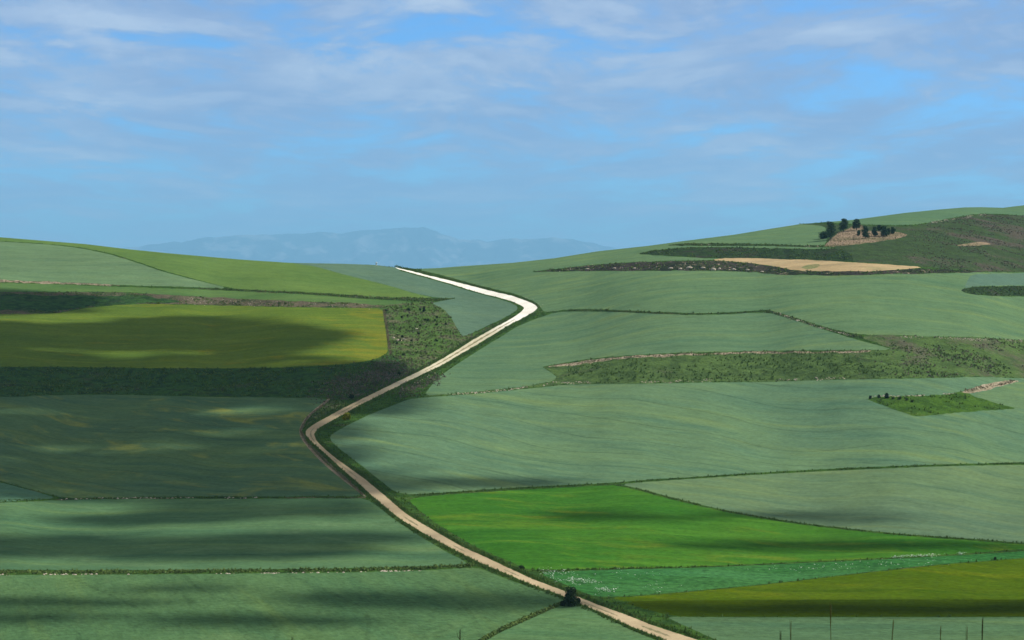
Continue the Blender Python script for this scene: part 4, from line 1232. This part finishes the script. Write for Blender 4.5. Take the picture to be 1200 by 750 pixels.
def bush(u, v, wpx, hpx, label, seed, mat='bush', name='bush', group=None, n_leaf=420, leaf=None):
    rg = np.random.default_rng(seed)
    b0 = at(u, v); k = F / b0[1]
    H = hpx / k; Wd = wpx / k / 2
    root = empty(name, b0 - np.array([0, 0, .05]))
    tag(root, label, 'bush', group)
    V = []; Fc = []
    for q in range(7):
        a = q * .9 + rg.random() * .4
        e = np.array([math.cos(a) * Wd * .55, math.sin(a) * Wd * .55, H * .8])
        vv_, ff = tube([(0, 0, -.1), tuple(e * (.35, .35, .45)), tuple(e)], [.05, .035, .012], 5)
        Fc += [tuple(i + len(V) for i in f) for f in ff]; V += vv_
    mesh_obj('branches', V, Fc, ML['trunk'], root, True)
    lumps = []
    for q in range(12):
        a = rg.random() * 6.283; t = rg.random()
        r = Wd * .6 * math.sqrt(rg.random()) * (1 - .45 * t)
        s = min(Wd, H) * (.34 + .3 * rg.random())
        lumps.append(((math.cos(a) * r, math.sin(a) * r, H * (.16 + .62 * t)), (s, s, s * .85)))
    V, Fq = leaf_cloud(lumps, n_leaf, leaf or max(.07, min(.18, H * .08)), rg)
    mesh_obj('foliage', V, Fq, ML[mat], root)
    return root


bush(669, 710.5, 23, 25, 'big dark bush standing alone at the edge of the lower road', 21, n_leaf=2600, leaf=.12)
bush(659.5, 710, 8, 7, 'low dark bush against the left side of the big roadside bush', 22, n_leaf=700, leaf=.1)
bush(678, 708, 7, 8, 'low dark bush against the right side of the big roadside bush', 23, n_leaf=700, leaf=.1)
bush(411.5, 468, 8, 6.5, 'dark round bush on the bank just above the road corner', 24, n_leaf=700)
bush(468, 438.5, 5, 5, 'small dark bush on the brown scrub above the shaded road', 25)
bush(497, 366, 4.5, 8.5, 'narrow dark bush at the top of the rough scrub slope', 26)
bush(407, 492, 13, 8, 'yellow flowering bush on the verge below the shaded road', 27, 'broom', n_leaf=900)
bush(1039.5, 466.5, 6, 6, 'tallest dark bush on the tip of the bright green wedge', 28, n_leaf=600)
bush(1020, 467, 5, 4, 'dark low bush at the very tip of the bright green wedge', 29)
bush(1030, 466.5, 6, 4, 'dark low bush just left of the tallest one on the wedge', 30)
bush(1166, 656, 4.5, 3.5, 'small dark bush at the right end of the white flowered strip', 31)
bush(611, 667.5, 9, 5, 'small dark bush on the verge between the road and the lime field', 32, n_leaf=600, leaf=.1)
for k, (u, v) in enumerate([(1047, 467.5), (1054, 468), (1062, 469), (1069, 470.5)]):
    bush(u, v, 7, 3.6, 'dark scrub bush in the row right of the tallest one on the wedge', 40 + k, group='scrub bushes in a row on the green wedge', n_leaf=260)
sg = 'dark scrub bushes on the rough slope'
for k in range(26):
    a = np.random.default_rng(900 + k)
    while True:
        u = 452 + 105 * a.random(); v = 362 + 60 * a.random()
        if in_poly(np.array([u]), np.array([v]), POLYS[ridx(SCRUB_L)])[0] and in_poly(np.array([u]), np.array([v - 4]), POLYS[ridx(SCRUB_L)])[0]:
            break
    bush(u, v, 2.6 + 2.6 * a.random(), 1.8 + 1.6 * a.random(), 'low dark scrub bush on the rough slope beside the white road', 60 + k, group=sg, n_leaf=220, leaf=.14)


# pale boulders on the rough slope
def boulder(u, v, wpx, hpx, label, seed):
    rg = np.random.default_rng(seed)
    b0 = at(u, v); k = F / b0[1]
    V = []; Fc = []
    nr, ns = 6, 10
    for i in range(nr + 1):
        for j in range(ns):
            th = math.pi * i / nr; ph = 2 * math.pi * j / ns
            d = np.array([math.sin(th) * math.cos(ph), math.sin(th) * math.sin(ph), math.cos(th)])
            r = .8 + .4 * fbm(np.array([d[0] * 1.5 + seed]), np.array([d[1] * 1.5 + d[2]]), 3, 3)[0]
            V.append(d * r * np.array([wpx / k / 2, wpx / k / 2.6, hpx / k * .62]))
    for i in range(nr):
        for j in range(ns):
            Fc.append((i * ns + j, (i + 1) * ns + j, (i + 1) * ns + (j + 1) % ns, i * ns + (j + 1) % ns))
    o = mesh_obj('boulder', V, Fc, ML['stone'])
    o.location = tuple(b0)
    tag(o, label, 'rock')
    return o


boulder(488, 385.5, 5, 2.2, 'pale flat boulder highest on the rough scrub slope', 1)
boulder(461, 396.5, 4, 2.5, 'pale boulder nearest the corner of the yellow-green field', 2)
boulder(467, 399.5, 9, 2.8, 'widest pale rock slab on the rough scrub slope', 3)
boulder(474, 397.5, 4.5, 2.2, 'pale boulder at the right end of the wide rock slab', 4)

for k, (u, v, a_w, a_h) in enumerate([(786, 314.5, 6, 2.2), (797, 315.8, 5, 2.4), (808, 313.6, 8, 3.0), (824, 314, 6, 2.2), (836, 316.5, 6, 4.6), (843, 315, 4, 2.6), (860, 315.8, 6, 2.2), (876, 316.4, 5, 2.2), (720, 314.8, 5, 1.6), (744, 314.2, 6, 1.7), (688, 315.6, 6, 1.5), (893, 318, 5, 1.8)]):
    b_o = boulder(u, v, a_w, a_h, 'pale rock showing in the dark cut below the tan stubble patch', 20 + k)
    b_o['group'] = 'pale rocks in the dark cut'

# white post on the skyline
b0 = at(441, 310.9)
V, Fc = tube([(0, 0, -.3), (0, 0, 1.6), (0, 0, 1.61), (0, 0, 1.85), (0, 0, 2.0)], [.5, .48, .58, .58, .02], 12)
o = mesh_obj('marker_post', V, Fc, ML['wash'])
o.location = tuple(b0)
tag(o, 'tiny white marker post on the skyline left of where the road ends', 'post')


# weed stalks on the slope just below the viewpoint
def stalk(u, vtop, dist, thick_px, label, seed, mat='stem', bend=0.0, spikes=0):
    rg = np.random.default_rng(seed)
    yv_ = -(vtop - 375) / F
    t = dist / (cp + yv_ * sp)
    tip = np.array([t * (u - 600) / F, dist, t * (-sp + yv_ * cp)])
    gz = np.interp(dist, pk[:, 0], pk[:, 1])
    foot = np.array([tip[0] - bend, dist + .03, gz - .02])
    root = empty('weed_stalk', foot)
    tag(root, label, 'weed', 'dry weed stalks in front of the view')
    r = thick_px * .48 * dist / F / 2
    Hh = tip[2] - foot[2]
    path = []; rr = []
    for i in range(15):
        s = i / 14
        path.append((bend * s ** 2 + (rg.random() - .5) * .012 * s, (rg.random() - .5) * .005, Hh * s))
        rr.append(r * (1.5 - .8 * s) * (1.15 if i % 3 == 0 else .95))
    rr[-1] = r * .25
    V, Fc = tube(path, rr, 7)
    mesh_obj('stem', V, Fc, ML[mat], root, True)
    # seed head: a ragged spindle round the top of the stem
    ss = np.linspace(.93, .999, 9)
    V, Fc = tube([(bend * q * q, 0, Hh * q) for q in ss], [r * (.75 + .55 * math.sin(math.pi * (k + .6) / 9.6) * (.7 + .6 * rg.random())) for k in range(8)] + [r * .15], 6)
    mesh_obj('seed_head', V, Fc, ML[mat], root)
    for q in range(spikes):
        s = .97 - .02 * q; sg_ = 1 if q % 2 else -1
        vv_, ff = tube([(bend * s * s, 0, Hh * s), (bend * s * s + sg_ * .008, 0, Hh * s + .012), (bend * s * s + sg_ * .011, 0, Hh * s + .030)], [r * .7, r * .6, r * .15], 5)
        mesh_obj('side_shoot', vv_, ff, ML[mat], root, True)
    return root


stalk(975.5, 707, 6.5, 2.2, 'tallest dry weed stalk near the bottom right', 1, bend=.01)
stalk(916.5, 740, 6.3, 2.0, 'short dark weed stalk left of the tallest one', 2, 'stemd')
stalk(928.3, 728, 6.8, 1.6, 'thin yellowish weed stalk just left of the tallest one', 3)
stalk(1049.5, 727, 6.2, 2.0, 'leaning olive weed stalk right of the tallest one', 4, bend=.05)
stalk(1104.3, 734, 7.0, 1.6, 'thin pale weed stalk between the leaning one and the dark one', 5)
stalk(1135.6, 734, 7.0, 1.5, 'thin pale weed stalk just left of the dark rightmost one', 6)
stalk(1154.3, 725, 6.2, 2.8, 'thick dark weed stalk, rightmost at the bottom edge', 7, 'stemd', bend=.015)
stalk(538.8, 738.5, 6.2, 2.2, 'dark forked weed stalk at the bottom beside the ditch path', 8, 'stemd', spikes=2)
stalk(341, 746, 6.4, 1.6, 'weed stalk tip barely rising above the bottom edge on the left', 9, 'stemd')
print('tris', len(ct))
